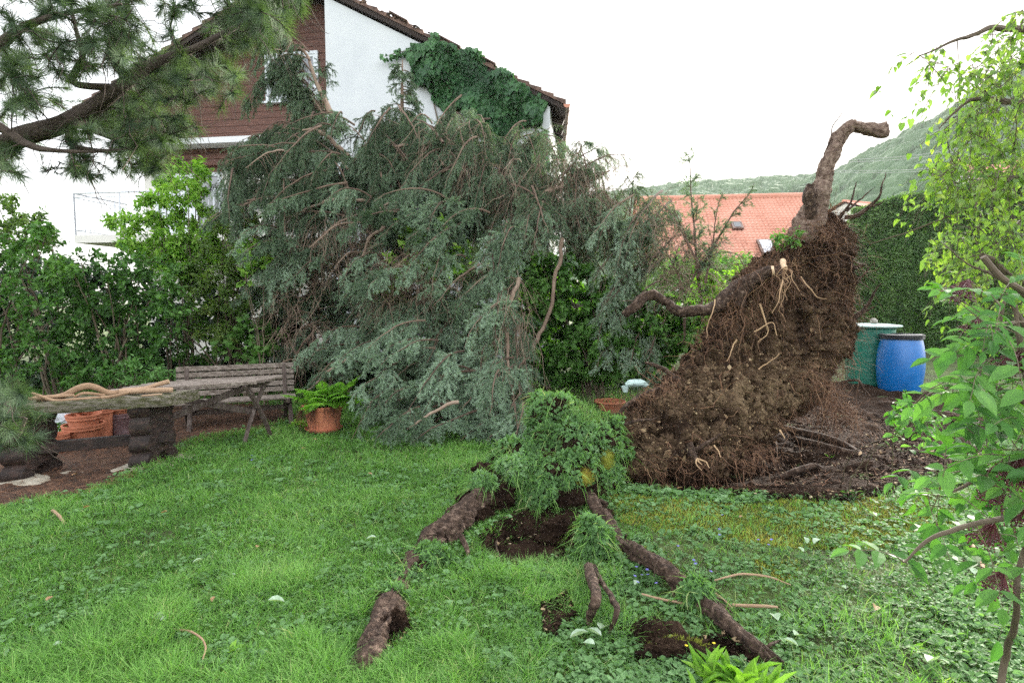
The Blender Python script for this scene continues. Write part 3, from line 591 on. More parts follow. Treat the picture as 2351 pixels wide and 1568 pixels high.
# clods of earth clinging to those roots
ZUP = np.array([.1, .2, 1.0])
def clod(name, c, r, seed, par=None, m='soil', amp=.5, fr=3.2, n=26, t=.35):
    mb = MB(); th = np.linspace(0, pi, 46); ph = np.arange(90) * 2 * pi / 90
    D = np.stack([np.sin(th)[:, None] * np.cos(ph), np.sin(th)[:, None] * np.sin(ph), np.repeat(np.cos(th)[:, None], 90, 1)], -1)
    Vc = np.asarray(c) + D * np.asarray(r) * (1 + amp * fbm(D * 1.8 + seed * 7.7, 3, seed) + .35 * fbm(D * 6 + seed, 3, seed + 4))[..., None]
    j = (np.arange(45) * 90)[:, None]; q = np.arange(90)[None]; q2 = (q + 1) % 90; mb.add(Vc.reshape(-1, 3), np.stack([j + q, j + 90 + q, j + 90 + q2, j + q2], -1).reshape(-1, 4), t + .25 * fbm(D * 5, 2, 2).ravel())
    k_ = int(2600 * max(r)); i_ = rng.integers(0, 46 * 90, k_); s_ = R(.004, .015, k_); stamp(mb, CH_V, CH_F, Vc.reshape(-1, 3)[i_], frames(rdir(k_), ZUP), np.stack([s_, s_ * .8, s_ * .7], -1), R(0, .9, k_))
    k_ = int(700 * max(r)); i_ = rng.integers(0, 46 * 90, k_); tubes(mb, curves(Vc.reshape(-1, 3)[i_], D.reshape(-1, 3)[i_] + .6 * rdir(k_), R(.03, .12, k_), .6, 6, .3), .0016, .0008, 3, R(.2, 1, k_))
    return mb.build(name, M[m], par or TREE)
def clodp(u, v, Y, r, seed): return clod('soil_clod', at(u, v, Y), r, seed)
clodp(1130, 1105, 4.2, (.16, .16, .14), 1); clodp(1090, 1165, 3.95, (.12, .13, .12), 2); clodp(1060, 1215, 3.7, (.07, .08, .08), 3)
clodp(1265, 1110, 4.4, (.32, .2, .2), 4); clodp(1350, 1120, 4.25, (.12, .14, .16), 5); clodp(1305, 1165, 4.1, (.16, .16, .16), 6)
clodp(1140, 1150, 4.0, (.13, .12, .13), 12); clodp(1105, 1195, 3.8, (.09, .1, .09), 13); clod('soil_clod', gp(1300, 1215, .02), (.16, .12, .1), 14); clod('soil_clod', gp(1540, 1500, .0), (.14, .07, .05), 15); clod('soil_clod', gp(1490, 1465, .0), (.09, .08, .06), 16); clod('soil_clod', gp(1745, 1520, .0), (.06, .05, .05), 17)
clod('soil_clod', gp(905, 1440, .03), (.07, .08, .07), 7); clodp(1385, 1190, 3.85, (.08, .08, .07), 9)
clodp(1345, 1260, 3.3, (.09, .1, .14), 10)

# turf clump: dome of lifted sward with grass, leaves and moss
TC = at(1285, 1010, 4.5)
ts = MB()
def dome(c, r, seed, amp=.75):
    th = np.linspace(0, pi, 40); ph = np.linspace(0, 2 * pi, 80, endpoint=False)
    D = np.stack([np.sin(th)[:, None] * np.cos(ph), np.sin(th)[:, None] * np.sin(ph), np.repeat(np.cos(th)[:, None], 80, 1)], -1)
    return np.asarray(c) + D * np.asarray(r) * (1 + amp * fbm(D * 1.6 + seed * 3.3, 4, seed) + .12 * fbm(D * 7, 2, seed))[..., None], D
TURF = []; TURFO = None; ts = MB()
for (u_, v_, Y_, r_, sd_, own) in [(1285, 1030, 4.5, (.28, .2, .19), 1, 0), (1230, 1095, 4.2, (.24, .14, .15), 7, 0), (1200, 1060, 4.4, (.22, .16, .14), 2, 0), (1345, 1010, 4.5, (.2, .18, .2), 3, 0), (1395, 1015, 4.65, (.16, .16, .2), 16, 0), (1390, 1090, 4.5, (.12, .12, .14), 17, 0), (1270, 945, 4.7, (.2, .14, .16), 4, 0), (1310, 1100, 4.2, (.2, .1, .2), 5, 0), (1240, 1150, 4.05, (.12, .07, .16), 10, 0), (1365, 1245, 3.25, (.1, .08, .12), 6, 1), (1600, 1360, 2.72, (.05, .05, .05), 8, 1), (985, 1280, 3.15, (.09, .07, .05), 9, 1), (935, 1330, 2.98, (.07, .06, .04), 11, 1), (1175, 1075, 4.15, (.12, .09, .06), 13, 1), (1110, 1110, 4.0, (.09, .07, .04), 14, 1), (895, 1372, 2.75, (.06, .05, .03), 15, 1)]:
    V, D = dome(at(u_, v_, Y_), r_, sd_); TURF.append((V, D, r_[0])); j = (np.arange(39) * 80)[:, None]; q = np.arange(80)[None]; q2 = (q + 1) % 80
    if own: TURFO = TURFO or ts.build('turf_clump', M['soil'], TREE); ts = MB()
    ts.add(V.reshape(-1, 3), np.stack([j + q, j + 80 + q, j + 80 + q2, j + q2], -1).reshape(-1, 4), .3)
    if own: ts.build('turf_clump', M['soil'], TREE)
gb, wb, ms_ = MB(), MB(), MB()
for V, D, r0 in TURF:
    n = int(9000 * r0 * (1.6 if r0 > .12 else 2.2)); i = rng.integers(3, 34, n); k_ = rng.integers(0, 80, n); p = V[i, k_]; nn = norm(D[i, k_]); ok = (nn[:, 2] > -.6) & (fbm(p * 7, 3, 77) > -.28)
    p, nn = p[ok], nn[ok]; n = len(p)
    m1 = rng.random(n) < .2
    d = norm(nn[m1] * .6 + rdir(m1.sum()) * .8 + np.array([-.2, -.25, .1])); L = R(.04, .2, m1.sum())
    P = curves(p[m1], d, L, R(.2, 1.0, m1.sum()), 5, .08)
    # flat blades
    wv = norm(np.cross(d, rdir(len(d)))) * R(.0018, .003, len(d))[:, None]
    pr = np.array([.8, 1, .9, .6, .0])[None, :, None]; Lf = P - wv[:, None] * pr; Rt = P + wv[:, None] * pr
    VV = np.stack([Lf, Rt], 2).reshape(-1, 3); bb = (np.arange(len(d)) * 10)[:, None, None]; qq = (np.arange(4) * 2)[None, :, None]
    gb.add(VV, (bb + qq + np.array([0, 1, 3, 2])).reshape(-1, 4), np.repeat(np.clip(R(.3, .85, len(d)) + (rng.random(len(d)) < .2) * .5, 0, 1), 10))
    m2 = ~m1; s = R(.026, .055, m2.sum()); d = norm(rdir(m2.sum()) + nn[m2] * .7)
    stamp(wb, LEAF_V, LEAF_F, p[m2] + nn[m2] * .012, frames(d, nn[m2] + .4 * rdir(m2.sum())), np.stack([s * .62, s, s], -1), np.clip(.55 + .5 * fbm(p[m2] * 6, 2, 3) + R(-.25, .25, m2.sum()), 0, 1))
gb.build('grass_blades', M['grass'], TURFO)['kind'] = 'stuff'; wb.build('weed_leaves', M['weed'], TURFO)['kind'] = 'stuff'
def mosspad(u_, v_, Y_, r_, n, t0, t1):
    c = at(u_, v_, Y_); D = rdir(n); p = c + D * np.asarray(r_) * (1 + .2 * fbm(D * 2, 3, 7))[:, None]
    stamp(ms_, KITE_V, KITE_F, p, frames(D + .5 * rdir(n), rdir(n)), np.stack([R(.004, .008, n), R(.012, .03, n), np.ones(n) * .01], -1), R(t0, t1, n))
    blob(ms_, c, np.asarray(r_) * .95, 16, 3, .2, tint=(t0 + t1) / 2)
mosspad(1338, 1095, 4.15, (.085, .07, .06), 1700, .45, 1); mosspad(1392, 1050, 4.4, (.05, .06, .12), 900, .3, .6); mosspad(1340, 965, 4.6, (.14, .1, .04), 1200, .5, .9); mosspad(1290, 925, 4.7, (.07, .06, .03), 700, .5, .8)
mosspad(990, 1275, 3.2, (.09, .08, .05), 900, .3, .7); mosspad(1560, 1490, 2.35, (.14, .06, .03), 1300, .1, .5)
ms_.build('moss_pad', M['moss'], TURFO)
n = 500; p = TURF[3][0][rng.integers(3, 14, n), rng.integers(0, 80, n)]; d = norm(rdir(n) * .45 + np.array([-.15, -.1, .9])); gb = MB()
tubes(gb, curves(p, d, R(.06, .2, n), R(0, .5, n), 5, .05), .0016, .0006, 3, R(.5, 1, n)); gb.build('tall_grass', M['grass'], TURFO)['kind'] = 'stuff'

# ---- trunk and boughs
mbt = MB(); limb(mbt, pxl([(1780, 760, 6.9), (1620, 770, 8.2), (1400, 740, 9.3), (1150, 650, 9.8), (960, 600, 10.2), (800, 480, 10.6)]), [.26, .24, .21, .17, .12, .07], 20, 90, .12, 9, 3, tint=.3)
mbt.build('trunk', M['pinebark'], TREE, smooth=True)
fl = []    # fronds: u0,v0,Y0,u1,v1,Y1, arch(px up), branchlet length, hang, needle density
def F_(*a): fl.append(a)
# hand-placed boughs along the silhouette (measured in the photograph, at their depth)
F_(790, 470, 8.6, 640, 285, 8.6, 50, .55, 1.2, .9); F_(790, 420, 8.7, 555, 395, 8.2, 70, .6, 1.1, .9); F_(800, 470, 8.5, 510, 430, 8.1, 40, .5, 1.0, .9)
F_(800, 400, 8.8, 700, 262, 8.8, 20, .5, 1.2, .8); F_(770, 480, 8.5, 520, 500, 8.0, 30, .4, 1.0, .9); F_(850, 520, 8.4, 600, 520, 7.9, 30, .5, 1.0, .9)
F_(840, 330, 9, 760, 290, 9, 20, .4, .9, .8); F_(1000, 420, 8.6, 830, 330, 8.8, 30, .5, .8, .9); F_(1030, 400, 8.6, 960, 300, 8.7, 20, .5, 1.0, .9)
F_(1080, 460, 8.4, 1045, 262, 8.6, 10, .5, 1.3, .7); F_(1100, 460, 8.4, 1130, 290, 8.5, 20, .55, 1.3, .6); F_(1080, 420, 8.4, 990, 300, 8.5, 35, .5, 1.3, .7)
F_(1150, 470, 8.3, 1220, 340, 8.4, 25, .5, 1.2, .75); F_(1180, 470, 8.3, 1290, 330, 8.4, 20, .4, 1.2, .8); F_(1150, 420, 8.5, 1270, 295, 8.6, 20, .4, .8, .6)
F_(1220, 470, 8.2, 1330, 380, 8.2, 10, .45, .9, .6); F_(1240, 470, 8.2, 1450, 350, 8.1, 30, .35, .9, .4); F_(1300, 440, 8.2, 1330, 330, 8.2, 15, .35, 1.1, .8); F_(1330, 470, 8.0, 1430, 500, 7.9, 40, .4, 1.2, .5)
F_(1150, 420, 8.6, 1230, 310, 8.6, 10, .4, .8, .9); F_(980, 350, 9.2, 870, 270, 9.3, 20, .5, .7, .9)
# the broken leader over the window with its dark pendulous curtains
F_(720, 190, 9.9, 570, 240, 9.8, 60, .35, .9, 1.0); F_(705, 130, 9.9, 580, 140, 9.8, 45, .35, .9, 1.0); F_(740, 260, 9.7, 640, 170, 9.9, 20, .4, 1.1, 1.0); F_(735, 240, 9.8, 660, 240, 9.8, 40, .35, 1.0, 1.0); F_(730, 200, 9.9, 690, 250, 9.8, 5, .3, .5, .9)
for _k in range(2):
    for a_ in [(720, 190, 570, 240), (705, 130, 580, 140), (740, 260, 640, 170), (735, 240, 660, 240), (715, 170, 620, 190), (740, 250, 720, 180)]: F_(a_[0] + R(-12, 12), a_[1] + R(-15, 15), 9.8, a_[2] + R(-20, 20), a_[3] + R(-25, 25), 9.8, R(20, 55), .34, R(.6, 1.1), 1.0)
MASS = [(530, 400), (620, 300), (720, 270), (800, 310), (880, 290), (970, 275), (1050, 255), (1140, 270), (1220, 310), (1290, 380), (1330, 440), (1320, 560), (1210, 560), (1205, 900), (1200, 1010), (1100, 1030), (860, 1035), (850, 900), (760, 850), (690, 830), (640, 770), (560, 700), (600, 600), (500, 480)]
def frontY(u, v):
    Y = np.interp(v, [250, 350, 500, 700, 900, 1040], [8.9, 8.3, 7.7, 6.95, 6.3, 5.75])
    return Y + np.clip((930 - u) / 200, 0, 1) * np.clip((v - 520) / 180, 0, 1) * 1.4
layers = [(0.0, 85, 1.), (.6, 110, .95), (1.2, 110, .9)]
for off, n_, dn in layers:
    pts = spoly(MASS, n_)
    for (u_, v_) in pts:
        if v_ < 450 and off == 0 and rng.random() < .2: continue
        Lp_ = R(90, 190); flow = np.interp(u_, [500, 900, 1150, 1300], [205, 218, 248, 290]) + R(-22, 22)
        if v_ < 480: flow += R(-30, 60)
        du, dv = cos(radians(flow)) * Lp_, -sin(radians(flow)) * Lp_ * .8
        Y0 = frontY(u_, v_) + off + (R(-.45, .15) if off == 0 else R(-.2, .2)); dens = dn * (1.0 if u_ < 1120 or v_ > 560 else .75)
        F_(u_ - du * .5, v_ - dv * .5, Y0 + .35, u_ + du * .5, v_ + dv * .5, Y0 - .15, R(5, 45), R(.22, .42), R(.5, 1.1) if v_ < 480 else R(.15, .6), dens)
for (u_, v_) in spoly([(740, 330), (830, 320), (900, 300), (1000, 275), (1060, 262), (1150, 300), (1230, 360), (1240, 460), (1000, 480), (760, 460)], 70):
    F_(u_ + R(0, 50), v_ + R(40, 90), R(8.2, 9.4), u_ - R(-30, 60), v_ - R(0, 25), R(8.2, 9.4), R(10, 40), R(.35, .55), R(.9, 1.3), .9)
for (u_, v_) in spoly([(1290, 430), (1440, 420), (1500, 520), (1420, 600), (1300, 600)], 16): F_(u_, v_ + 60, R(7.6, 8.6), u_ - R(-40, 70), v_ - R(0, 30), R(7.6, 8.4), R(10, 40), .4, R(.5, 1.1), .7)
# bluish tips sweeping onto the lawn
for (a_, b_, c_, d_) in [(1130, 900, 870, 1010), (1160, 930, 930, 1030), (1180, 950, 1010, 1035), (1100, 850, 860, 930), (1190, 980, 1090, 1040), (1060, 860, 850, 985), (1200, 900, 1140, 1010), (1180, 820, 1080, 900), (1000, 800, 870, 860)]:
    F_(a_, b_, frontY(a_, b_) + .1, c_, d_, frontY(c_, d_) - .05, 20, .34, .2, 1.0)
RM = [(1350, 520), (1450, 470), (1560, 560), (1520, 680), (1500, 800), (1400, 830), (1380, 700)]
for (u_, v_) in spoly(RM, 26): F_(u_ + 40, v_ - 60, R(7.6, 8.3), u_ - R(0, 60), v_ + R(20, 60), R(7.2, 7.8), 15, .35, .5, .75)
for (u_, v_) in spoly([(1180, 330), (1330, 330), (1450, 480), (1420, 560), (1250, 560), (1150, 480)], 46): F_(u_ + R(-60, 60), v_ + 60, R(8.0, 8.8), u_ + R(-50, 50), v_ - R(20, 60), R(7.8, 8.5), R(5, 30), .4, 1.1, .6)
# thin upright boughs against the red roof
SP = [(1610, 700, 7.6, 1570, 345, 7.4, 5, .25, .1, .8), (1590, 560, 7.5, 1600, 450, 7.4, 5, .2, .1, .8), (1600, 640, 7.5, 1740, 435, 7.3, 20, .22, .3, .7), (1620, 650, 7.5, 1650, 430, 7.4, 5, .2, .1, .7), (1580, 560, 7.5, 1545, 440, 7.4, 0, .2, .1, .5), (1600, 600, 7.5, 1500, 460, 7.4, 15, .25, .3, .5), (1560, 640, 7.6, 1490, 540, 7.4, 15, .3, .4, .8), (1600, 620, 7.5, 1700, 600, 7.2, 30, .3, .3, .25), (1590, 640, 7.5, 1655, 560, 7.2, 20, .3, .3, .25)]
for s_ in SP: F_(*s_)
fa = np.array(fl, float); NF = len(fa)
A0 = at(fa[:, 0], fa[:, 1], fa[:, 2]); A1 = at(fa[:, 3], fa[:, 4], fa[:, 5]); KX = 9; s = np.linspace(0, 1, KX)[None, :, None]
up_m = (fa[:, 6] / F * fa[:, 2] * K)[:, None, None]
P = A0[:, None] + (A1 - A0)[:, None] * s + np.array([0, 0, 1.0]) * up_m * 4 * s * (1 - s) + np.cumsum(rng.normal(size=(NF, KX, 3)) * .018, 1) * s
LN = np.linalg.norm(A1 - A0, axis=1); wood = MB(); NB = MB()
tubes(wood, P, .006 + LN * .01, .003, 6, R(.0, .55, NF))
ftint = np.clip(.46 + .2 * rng.normal(size=NF) + np.clip((fa[:, 4] - 560) / 900, -.15, .2), .1, .9)
# branchlets
def spray(wood, NB, P, LN, Ls, hang, dens, ft, per_m=20, tw=12, nl=.026, nw=.0052, npt=56, side=.95, bare=0.0):
    NF = len(P); cnt = np.maximum(6, (LN * per_m)).astype(int); idx = np.repeat(np.arange(NF), cnt); n = len(idx)
    t = R(.06, 1, n); o, T = interp(P, idx, t); sd_ = np.where(rng.random(n) < .5, -1., 1.)
    S = norm(np.cross(T, np.array([0, 0, 1.0]))) * sd_[:, None]; Hn = hang[idx]
    d = norm(T * R(.45, .8, n)[:, None] + S * side * (R(.4, 1, n) * np.clip(1.4 - Hn, .35, 1))[:, None] + np.array([0, 0, -1.0]) * (Hn * R(.2, .9, n))[:, None] + rdir(n) * .18)
    L = Ls[idx] * (1.15 - .65 * t) * R(.6, 1.2, n); B = curves(o, d, L, Hn * R(.2, .8, n), 6, .07)
    tubes(wood, B, .0018 + L * .004 + .0012 * (dens[idx] < .6), .0012, 3, R(.0, .5, n) + .4 * (dens[idx] < .6)); dn = dens[idx]; tn = np.clip(ft[idx] + R(-.12, .12, n), 0, 1)
    # twigs
    c2 = np.maximum(2, tw * L / .3).astype(int); i2 = np.repeat(np.arange(n), c2); m = len(i2); t2 = R(.12, 1, m); o2, T2 = interp(B, i2, t2)
    d2 = norm(T2 * .75 + rdir(m) * .75 + np.array([0, 0, -.35]) * Hn[i2][:, None]); L2 = L[i2] * R(.2, .42, m) * (1.1 - .4 * t2) + .03
    W = curves(o2, d2, L2, Hn[i2] * .5, 4, .06); tubes(wood, W, .0011, .0006, 3, R(.1, .7, m))
    def ndl(Q, Lq, dq, tq):
        c = np.maximum(3, npt * Lq / .1 * np.where(rng.random(len(Lq)) < dq + .05, dq, bare)).astype(int); c = np.where(rng.random(len(Lq)) < dq + .1, c, 0)
        ii = np.repeat(np.arange(len(Q)), c); k_ = len(ii)
        if not k_: return
        tt_ = R(0, 1.0, k_); oo, TT = interp(Q, ii, tt_); rr = rdir(k_, .15); dd = norm(TT * .75 + norm(np.cross(TT, rr)) * .9)
        stamp(NB, NEED_V, NEED_F, oo, frames(dd, rr), np.stack([R(nw * .7, nw * 1.4, k_), R(nl * .7, nl * 1.25, k_), np.ones(k_)], -1), np.clip(tq[ii] + R(-.12, .12, k_) + .12 * (tt_ > .7), 0, 1))  # needles towards each twig tip tinted lighter as painted highlights
    ndl(W, L2, dn[i2], tn[i2]); ndl(B, L, dn * .8, tn)
spray(wood, NB, P, LN, fa[:, 7], fa[:, 8], fa[:, 9], ftint)
for i, (pts, r) in enumerate([
    ([(765, 272, 9.6), (745, 230, 9.7), (720, 175, 9.8), (700, 120, 9.9), (680, 108, 9.9)], [.05, .042, .034, .02, .01]), ([(800, 360, 8.6), (760, 325, 8.6), (725, 300, 8.6), (695, 303, 8.6)], [.035, .032, .025, .012]),
    ([(860, 600, 8.4), (900, 612, 8.0), (960, 600, 8.0), (1040, 590, 8.3)], [.03, .05, .06, .06]), ([(880, 520, 8.0), (850, 550, 7.9), (830, 610, 7.8)], [.03, .025, .015]), ([(1300, 425, 8.1), (1250, 445, 8.1), (1210, 480, 8.2), (1170, 520, 8.3)], [.03, .05, .06, .06]),
    ([(1400, 390, 8.0), (1340, 420, 8.1), (1290, 432, 8.1)], [.012, .02, .03]), ([(1190, 640, 7.0), (1170, 720, 6.9), (1165, 800, 6.7), (1175, 900, 6.4), (1190, 980, 6.2)], [.03, .025, .02, .015, .008]), ([(880, 470, 8.4), (800, 455, 8.3), (730, 470, 8.2), (640, 515, 8.1)], [.03, .028, .022, .012]),
    ([(960, 420, 8.5), (1000, 400, 8.3), (1050, 385, 8.2)], [.03, .025, .012]), ([(1290, 550, 7.4), (1260, 720, 7.3), (1210, 820, 7.2)], [.03, .025, .03]), ([(850, 300, 8.8), (900, 335, 8.7), (960, 330, 8.6)], [.012, .025, .02]), ([(1055, 925, 5.95), (1000, 945, 5.9), (940, 985, 5.85)], [.022, .018, .01]), ([(700, 900, 7.6), (760, 850, 7.5), (810, 815, 7.4)], [.012, .018, .02]),
    ([(1230, 460, 8.2), (1232, 540, 8.1), (1220, 600, 8.0)], [.03, .03, .03])]):
    mb = MB(); limb(mb, pxl(pts), r, 8, 40, .15, 10, i, tint=R(.45, .95), wob=.04); mb.build('bough', M['twig'], TREE, smooth=True)
for i in range(20):
    u_, v_ = spoly(MASS, 1)[0]; L_ = R(60, 170); a_ = radians(R(195, 250)); Yb = float(frontY(u_, v_)) + R(-.15, .2); pts = [(u_, v_, Yb + .4), (u_ + cos(a_) * L_ * .5, v_ - sin(a_) * L_ * .35 - R(5, 25), Yb + .1), (u_ + cos(a_) * L_, v_ - sin(a_) * L_ * .8, Yb - .1)]
    mb = MB(); Pq = limb(mb, pxl(pts), [.022, .014, .004], 7, 30, .15, 10, i, tint=R(.5, 1), wob=.03); o_ = Pq[rng.integers(3, 28, 16)]; Cq = curves(o_, norm(rdir(16) + [0, 0, -.9]), R(.1, .45, 16), .9, 7, .15); tubes(mb, Cq, .004, .0012, 4, R(.4, 1, 16)); mb.build('bough', M['twig'], TREE, smooth=True)
# bare brown hanging twigs (broken side)
def bare(n_, poly, Yr, L0, L1, hang):
    q_ = spoly(poly, n_); o_ = at(q_[:, 0], q_[:, 1], R(*Yr, n_)); d = norm(rdir(n_) * .8 + np.array([0, -.2, -.15 - hang * .5])); Pb = curves(o_, d, R(L0, L1, n_), hang * R(.4, 1.4, n_), 6, .14)
    tubes(wood, Pb, R(.0025, .006, n_), .0012, 3, R(.35, 1, n_)); c = np.repeat(np.arange(n_), 5); o2, T2 = interp(Pb, c, R(.1, 1, len(c))); tubes(wood, curves(o2, T2 + rdir(len(c)) * .8, R(.08, .3, len(c)), hang * .4, 4, .1), .002, .001, 3, R(.3, .95, len(c)))
bare(60, [(1140, 620), (1215, 620), (1210, 980), (1160, 980)], (6.3, 7.1), .3, .9, 1.1); bare(70, [(1150, 330), (1300, 360), (1330, 520), (1160, 520)], (7.8, 8.4), .25, .7, .8); bare(60, [(960, 280), (1130, 270), (1140, 400), (960, 400)], (8.1, 8.5), .2, .6, 1.2)
bare(140, [(850, 560), (980, 560), (980, 680), (860, 680)], (7.3, 7.7), .2, .5, .6); bare(90, [(600, 640), (760, 640), (740, 840), (640, 800)], (7.8, 8.1), .2, .6, .4); bare(220, [(1480, 480), (1660, 560), (1640, 660), (1520, 680)], (7.4, 7.7), .25, .6, .2); bare(120, [(640, 480), (860, 470), (850, 560), (640, 560)], (8, 8.3), .2, .6, 1.2)
bare(120, [(1290, 330), (1440, 380), (1420, 520), (1300, 520)], (7.8, 8.2), .2, .6, .9)
wood.build('twigs', M['twig'], TREE)['kind'] = 'stuff'
print('needles', NB.n // 3, 'wood', wood.n); NB.build('foliage', M['needle'], TREE)['kind'] = 'stuff'
# slim standing spruce whose tip shows against the white gable
sb = at(925, 420, 10.9); sb[2] = 0; ST_ = thing('spruce_tree', 'slim upright spruce tip standing in front of the white gable beside the ivy', 'spruce', sb); mb = MB(); limb(mb, [sb, at(925, 420, 10.9), at(923, 250, 10.9), at(924, 138, 10.9)], [.12, .07, .04, .01], 8, 40, .1)
vv = np.linspace(150, 430, 46); Aq = at(np.full(46, 924.), vv, 10.9); an_ = R(0, 2 * pi, 46); ln_ = np.clip((vv - 125) / 300, .06, 1) * .85 + .1; Bq = Aq + np.stack([np.cos(an_) * ln_, np.sin(an_) * ln_ * .7, -.25 * ln_], -1); sx = np.linspace(0, 1, 9)[None, :, None]
Pq = Aq[:, None] + (Bq - Aq)[:, None] * sx + np.array([0, 0, .25]) * ln_[:, None, None] * sx * (1 - sx) * 4 * .6; tubes(mb, Pq, .012, .003, 4, .4); nb3 = MB()
spray(mb, nb3, Pq, ln_, np.full(46, .22), np.full(46, .4), np.full(46, 1.), R(.2, .5, 46)); mb.build('trunk', M['twig'], ST_); nb3.build('foliage', M['needle'], ST_)['kind'] = 'stuff'

# ------------------------------------------------------------ broadleaf plants
def grow(targets, nodes, r_tip=.002, rmul=1.0, k=6, sag=.1, wob=.05, up=0.0):
    """join each target to the nearest existing wood point, returns curves and radii"""
    nodes = np.array(nodes, float); order = np.argsort([np.min(np.linalg.norm(nodes - t, axis=1)) for t in targets]); C_, r0 = [], []
    for i in order:
        t = targets[i]; dd = np.linalg.norm(nodes - t, axis=1); a = nodes[np.argmin(dd + .25 * np.abs(nodes[:, 2] - t[2]))]; L = np.linalg.norm(t - a); s = np.linspace(0, 1, k)[:, None]
        c = a + (t - a) * s + np.array([0, 0, up - sag]) * L * 4 * s * (1 - s) * .5 + np.cumsum(rng.normal(size=(k, 3)) * wob, 0) * L / k * s; C_.append(c); r0.append(r_tip + L * .008 * rmul); nodes = np.concatenate([nodes, c[2:]])
    return np.array(C_), np.array(r0)
def leaves_on(mb, C_, per, size, tv=LEAF_V, tf=LEAF_F, asp=.55, tint=(.1, .9), spread=.05, t0=.25, droop=.25, base=None, pair=False):
    n = len(C_) * per; idx = np.repeat(np.arange(len(C_)), per); t = R(t0, 1, n); o, T = interp(C_, idx, t); d = norm(T * .5 + rdir(n) * .9 + np.array([0, 0, -droop])); s = R(size * .6, size * 1.25, n)
    b = np.clip(.5 if base is None else base[idx], 0, 1); tn = np.clip(b + R(tint[0] - .5, tint[1] - .5, n), 0, 1)
    stamp(mb, tv, tf, o + rdir(n) * R(0, spread, n)[:, None], frames(d, norm(np.array([0, -.25, .8]) + rdir(n) * .55)), np.stack([s * asp, s, s], -1), tn)
def shrub(name, label, cat_, poly, Yr, nt, per, size, lm, base_px=None, asp=.55, tv=LEAF_V, tf=LEAF_F, stems=7, group=None, r=.018, tint=(.1, .9), spread=.09, sag=.1, stemm='stem', zmin=.05, dense=None, tr=.2):
    q_ = spoly(poly, nt); Yq = R(*Yr, nt); T_ = at(q_[:, 0], q_[:, 1], Yq); T_ = T_[T_[:, 2] > zmin]
    c = T_.mean(0); b = np.array([c[0], c[1] + .1, 0.]) if base_px is None else np.asarray(base_px, float)
    th_ = thing(name, label, cat_, b, group); sm = MB(); nodes = [b]; far = T_[np.argsort(-T_[:, 2])[:max(stems * 4, 8)]]
    far = far[rng.choice(len(far), min(stems, len(far)), replace=False)]
    for f_ in far:
        b2 = b + np.array([R(-tr, tr), R(-tr, tr), -.03]); P_ = cat([b2, b2 + (f_ - b2) * [.35, .35, .5] + rdir(1)[0] * .05, f_], 14); limb(sm, P_, [r, r * .6, r * .25], 6, 20, .1, tint=R(.2, .9), wob=.03); nodes += list(P_[2:])
    C_, r0 = grow(T_, nodes, .0025, 1, 6, sag); tubes(sm, C_, r0, .0015, 4, R(.1, .9, len(C_))); sm.build('stems', M[stemm], th_)
    lb = MB(); leaves_on(lb, C_, per, size, tv, tf, asp, tint, spread, base=.5 + .3 * fbm(C_[:, -1] * 1.5, 2, 9)); lb.build('foliage', M[lm], th_)
    return th_
MAPLE_A = np.array([0, .45, .9, 1.35, 1.75, 2.2, 2.65, 3.14, -2.65, -2.2, -1.75, -1.35, -.9, -.45]); MR = [1, .55, .85, .5, .62, .38, .4, .12, .4, .38, .62, .5, .85, .55]
MAPLE_V = np.array([[0, .4, 0]] + [[.62 * r_ * sin(a), .4 + .62 * r_ * cos(a), .05 * cos(3 * a)] for a, r_ in zip(MAPLE_A, MR)]); MAPLE_F = np.array([[0, i + 1, (i + 1) % 14 + 1] for i in range(14)])
# dense thicket, leaves coloured dark as shade, behind everything on the left
shrub('hedge_thicket', 'dense green thicket with painted shade in its leaves, filling the space behind the table and bench', 'hedge', [(-250, 600), (120, 590), (380, 650), (640, 620), (700, 700), (690, 900), (-250, 900)], (9.3, 10.4), 620, 46, .11, 'leafD', tv=KITE_V, tf=KITE_F, stems=20, asp=.6, tint=(0, .7), tr=2.2, spread=.2)
shrub('leafy_shrub', 'broad mid green shrub at the far left edge above the pine sprays', 'shrub', [(-200, 560), (0, 520), (120, 520), (190, 590), (215, 700), (180, 880), (-200, 900)], (6.9, 8.0), 250, 32, .075, 'leafB', stems=9, tint=(.15, .95), tr=.5)
shrub('hazel_shrub', 'yellow green shrub top showing against the sky at the left edge', 'shrub', [(-200, 420), (20, 435), (60, 470), (120, 500), (150, 560), (60, 600), (-200, 600)], (8.2, 9.0), 150, 44, .07, 'leafY', stems=6, tint=(.0, .8), base_px=(-7.6, 9.4, 0))
shrub('ash_sapling', 'tall bright green sapling rising in front of the balcony door', 'sapling', [(402, 350), (420, 380), (465, 360), (488, 400), (470, 450), (500, 500), (520, 600), (470, 640), (380, 650), (320, 640), (270, 560), (240, 500), (300, 480), (330, 440), (380, 400)], (8.4, 9.2), 300, 34, .085, 'leafA', stems=8, asp=.42, tint=(.1, 1.1))
shrub('forsythia_shrub', 'yellow green arching shrub between the sapling and the fallen spruce', 'shrub', [(480, 490), (560, 470), (625, 480), (600, 530), (560, 560), (540, 640), (580, 700), (540, 790), (450, 780), (420, 640)], (8.0, 8.8), 230, 38, .065, 'leafY', stems=9, asp=.45, tint=(.05, .85), sag=.3)
shrub('maple_sapling', 'slender maple sapling with broad pale leaves beside the spruce needles', 'sapling', [(555, 560), (625, 555), (620, 600), (560, 650), (540, 600)], (7.7, 8.0), 26, 6, .13, 'leafA', tv=MAPLE_V, tf=MAPLE_F, asp=1, stems=3, tint=(.2, .9), r=.012)
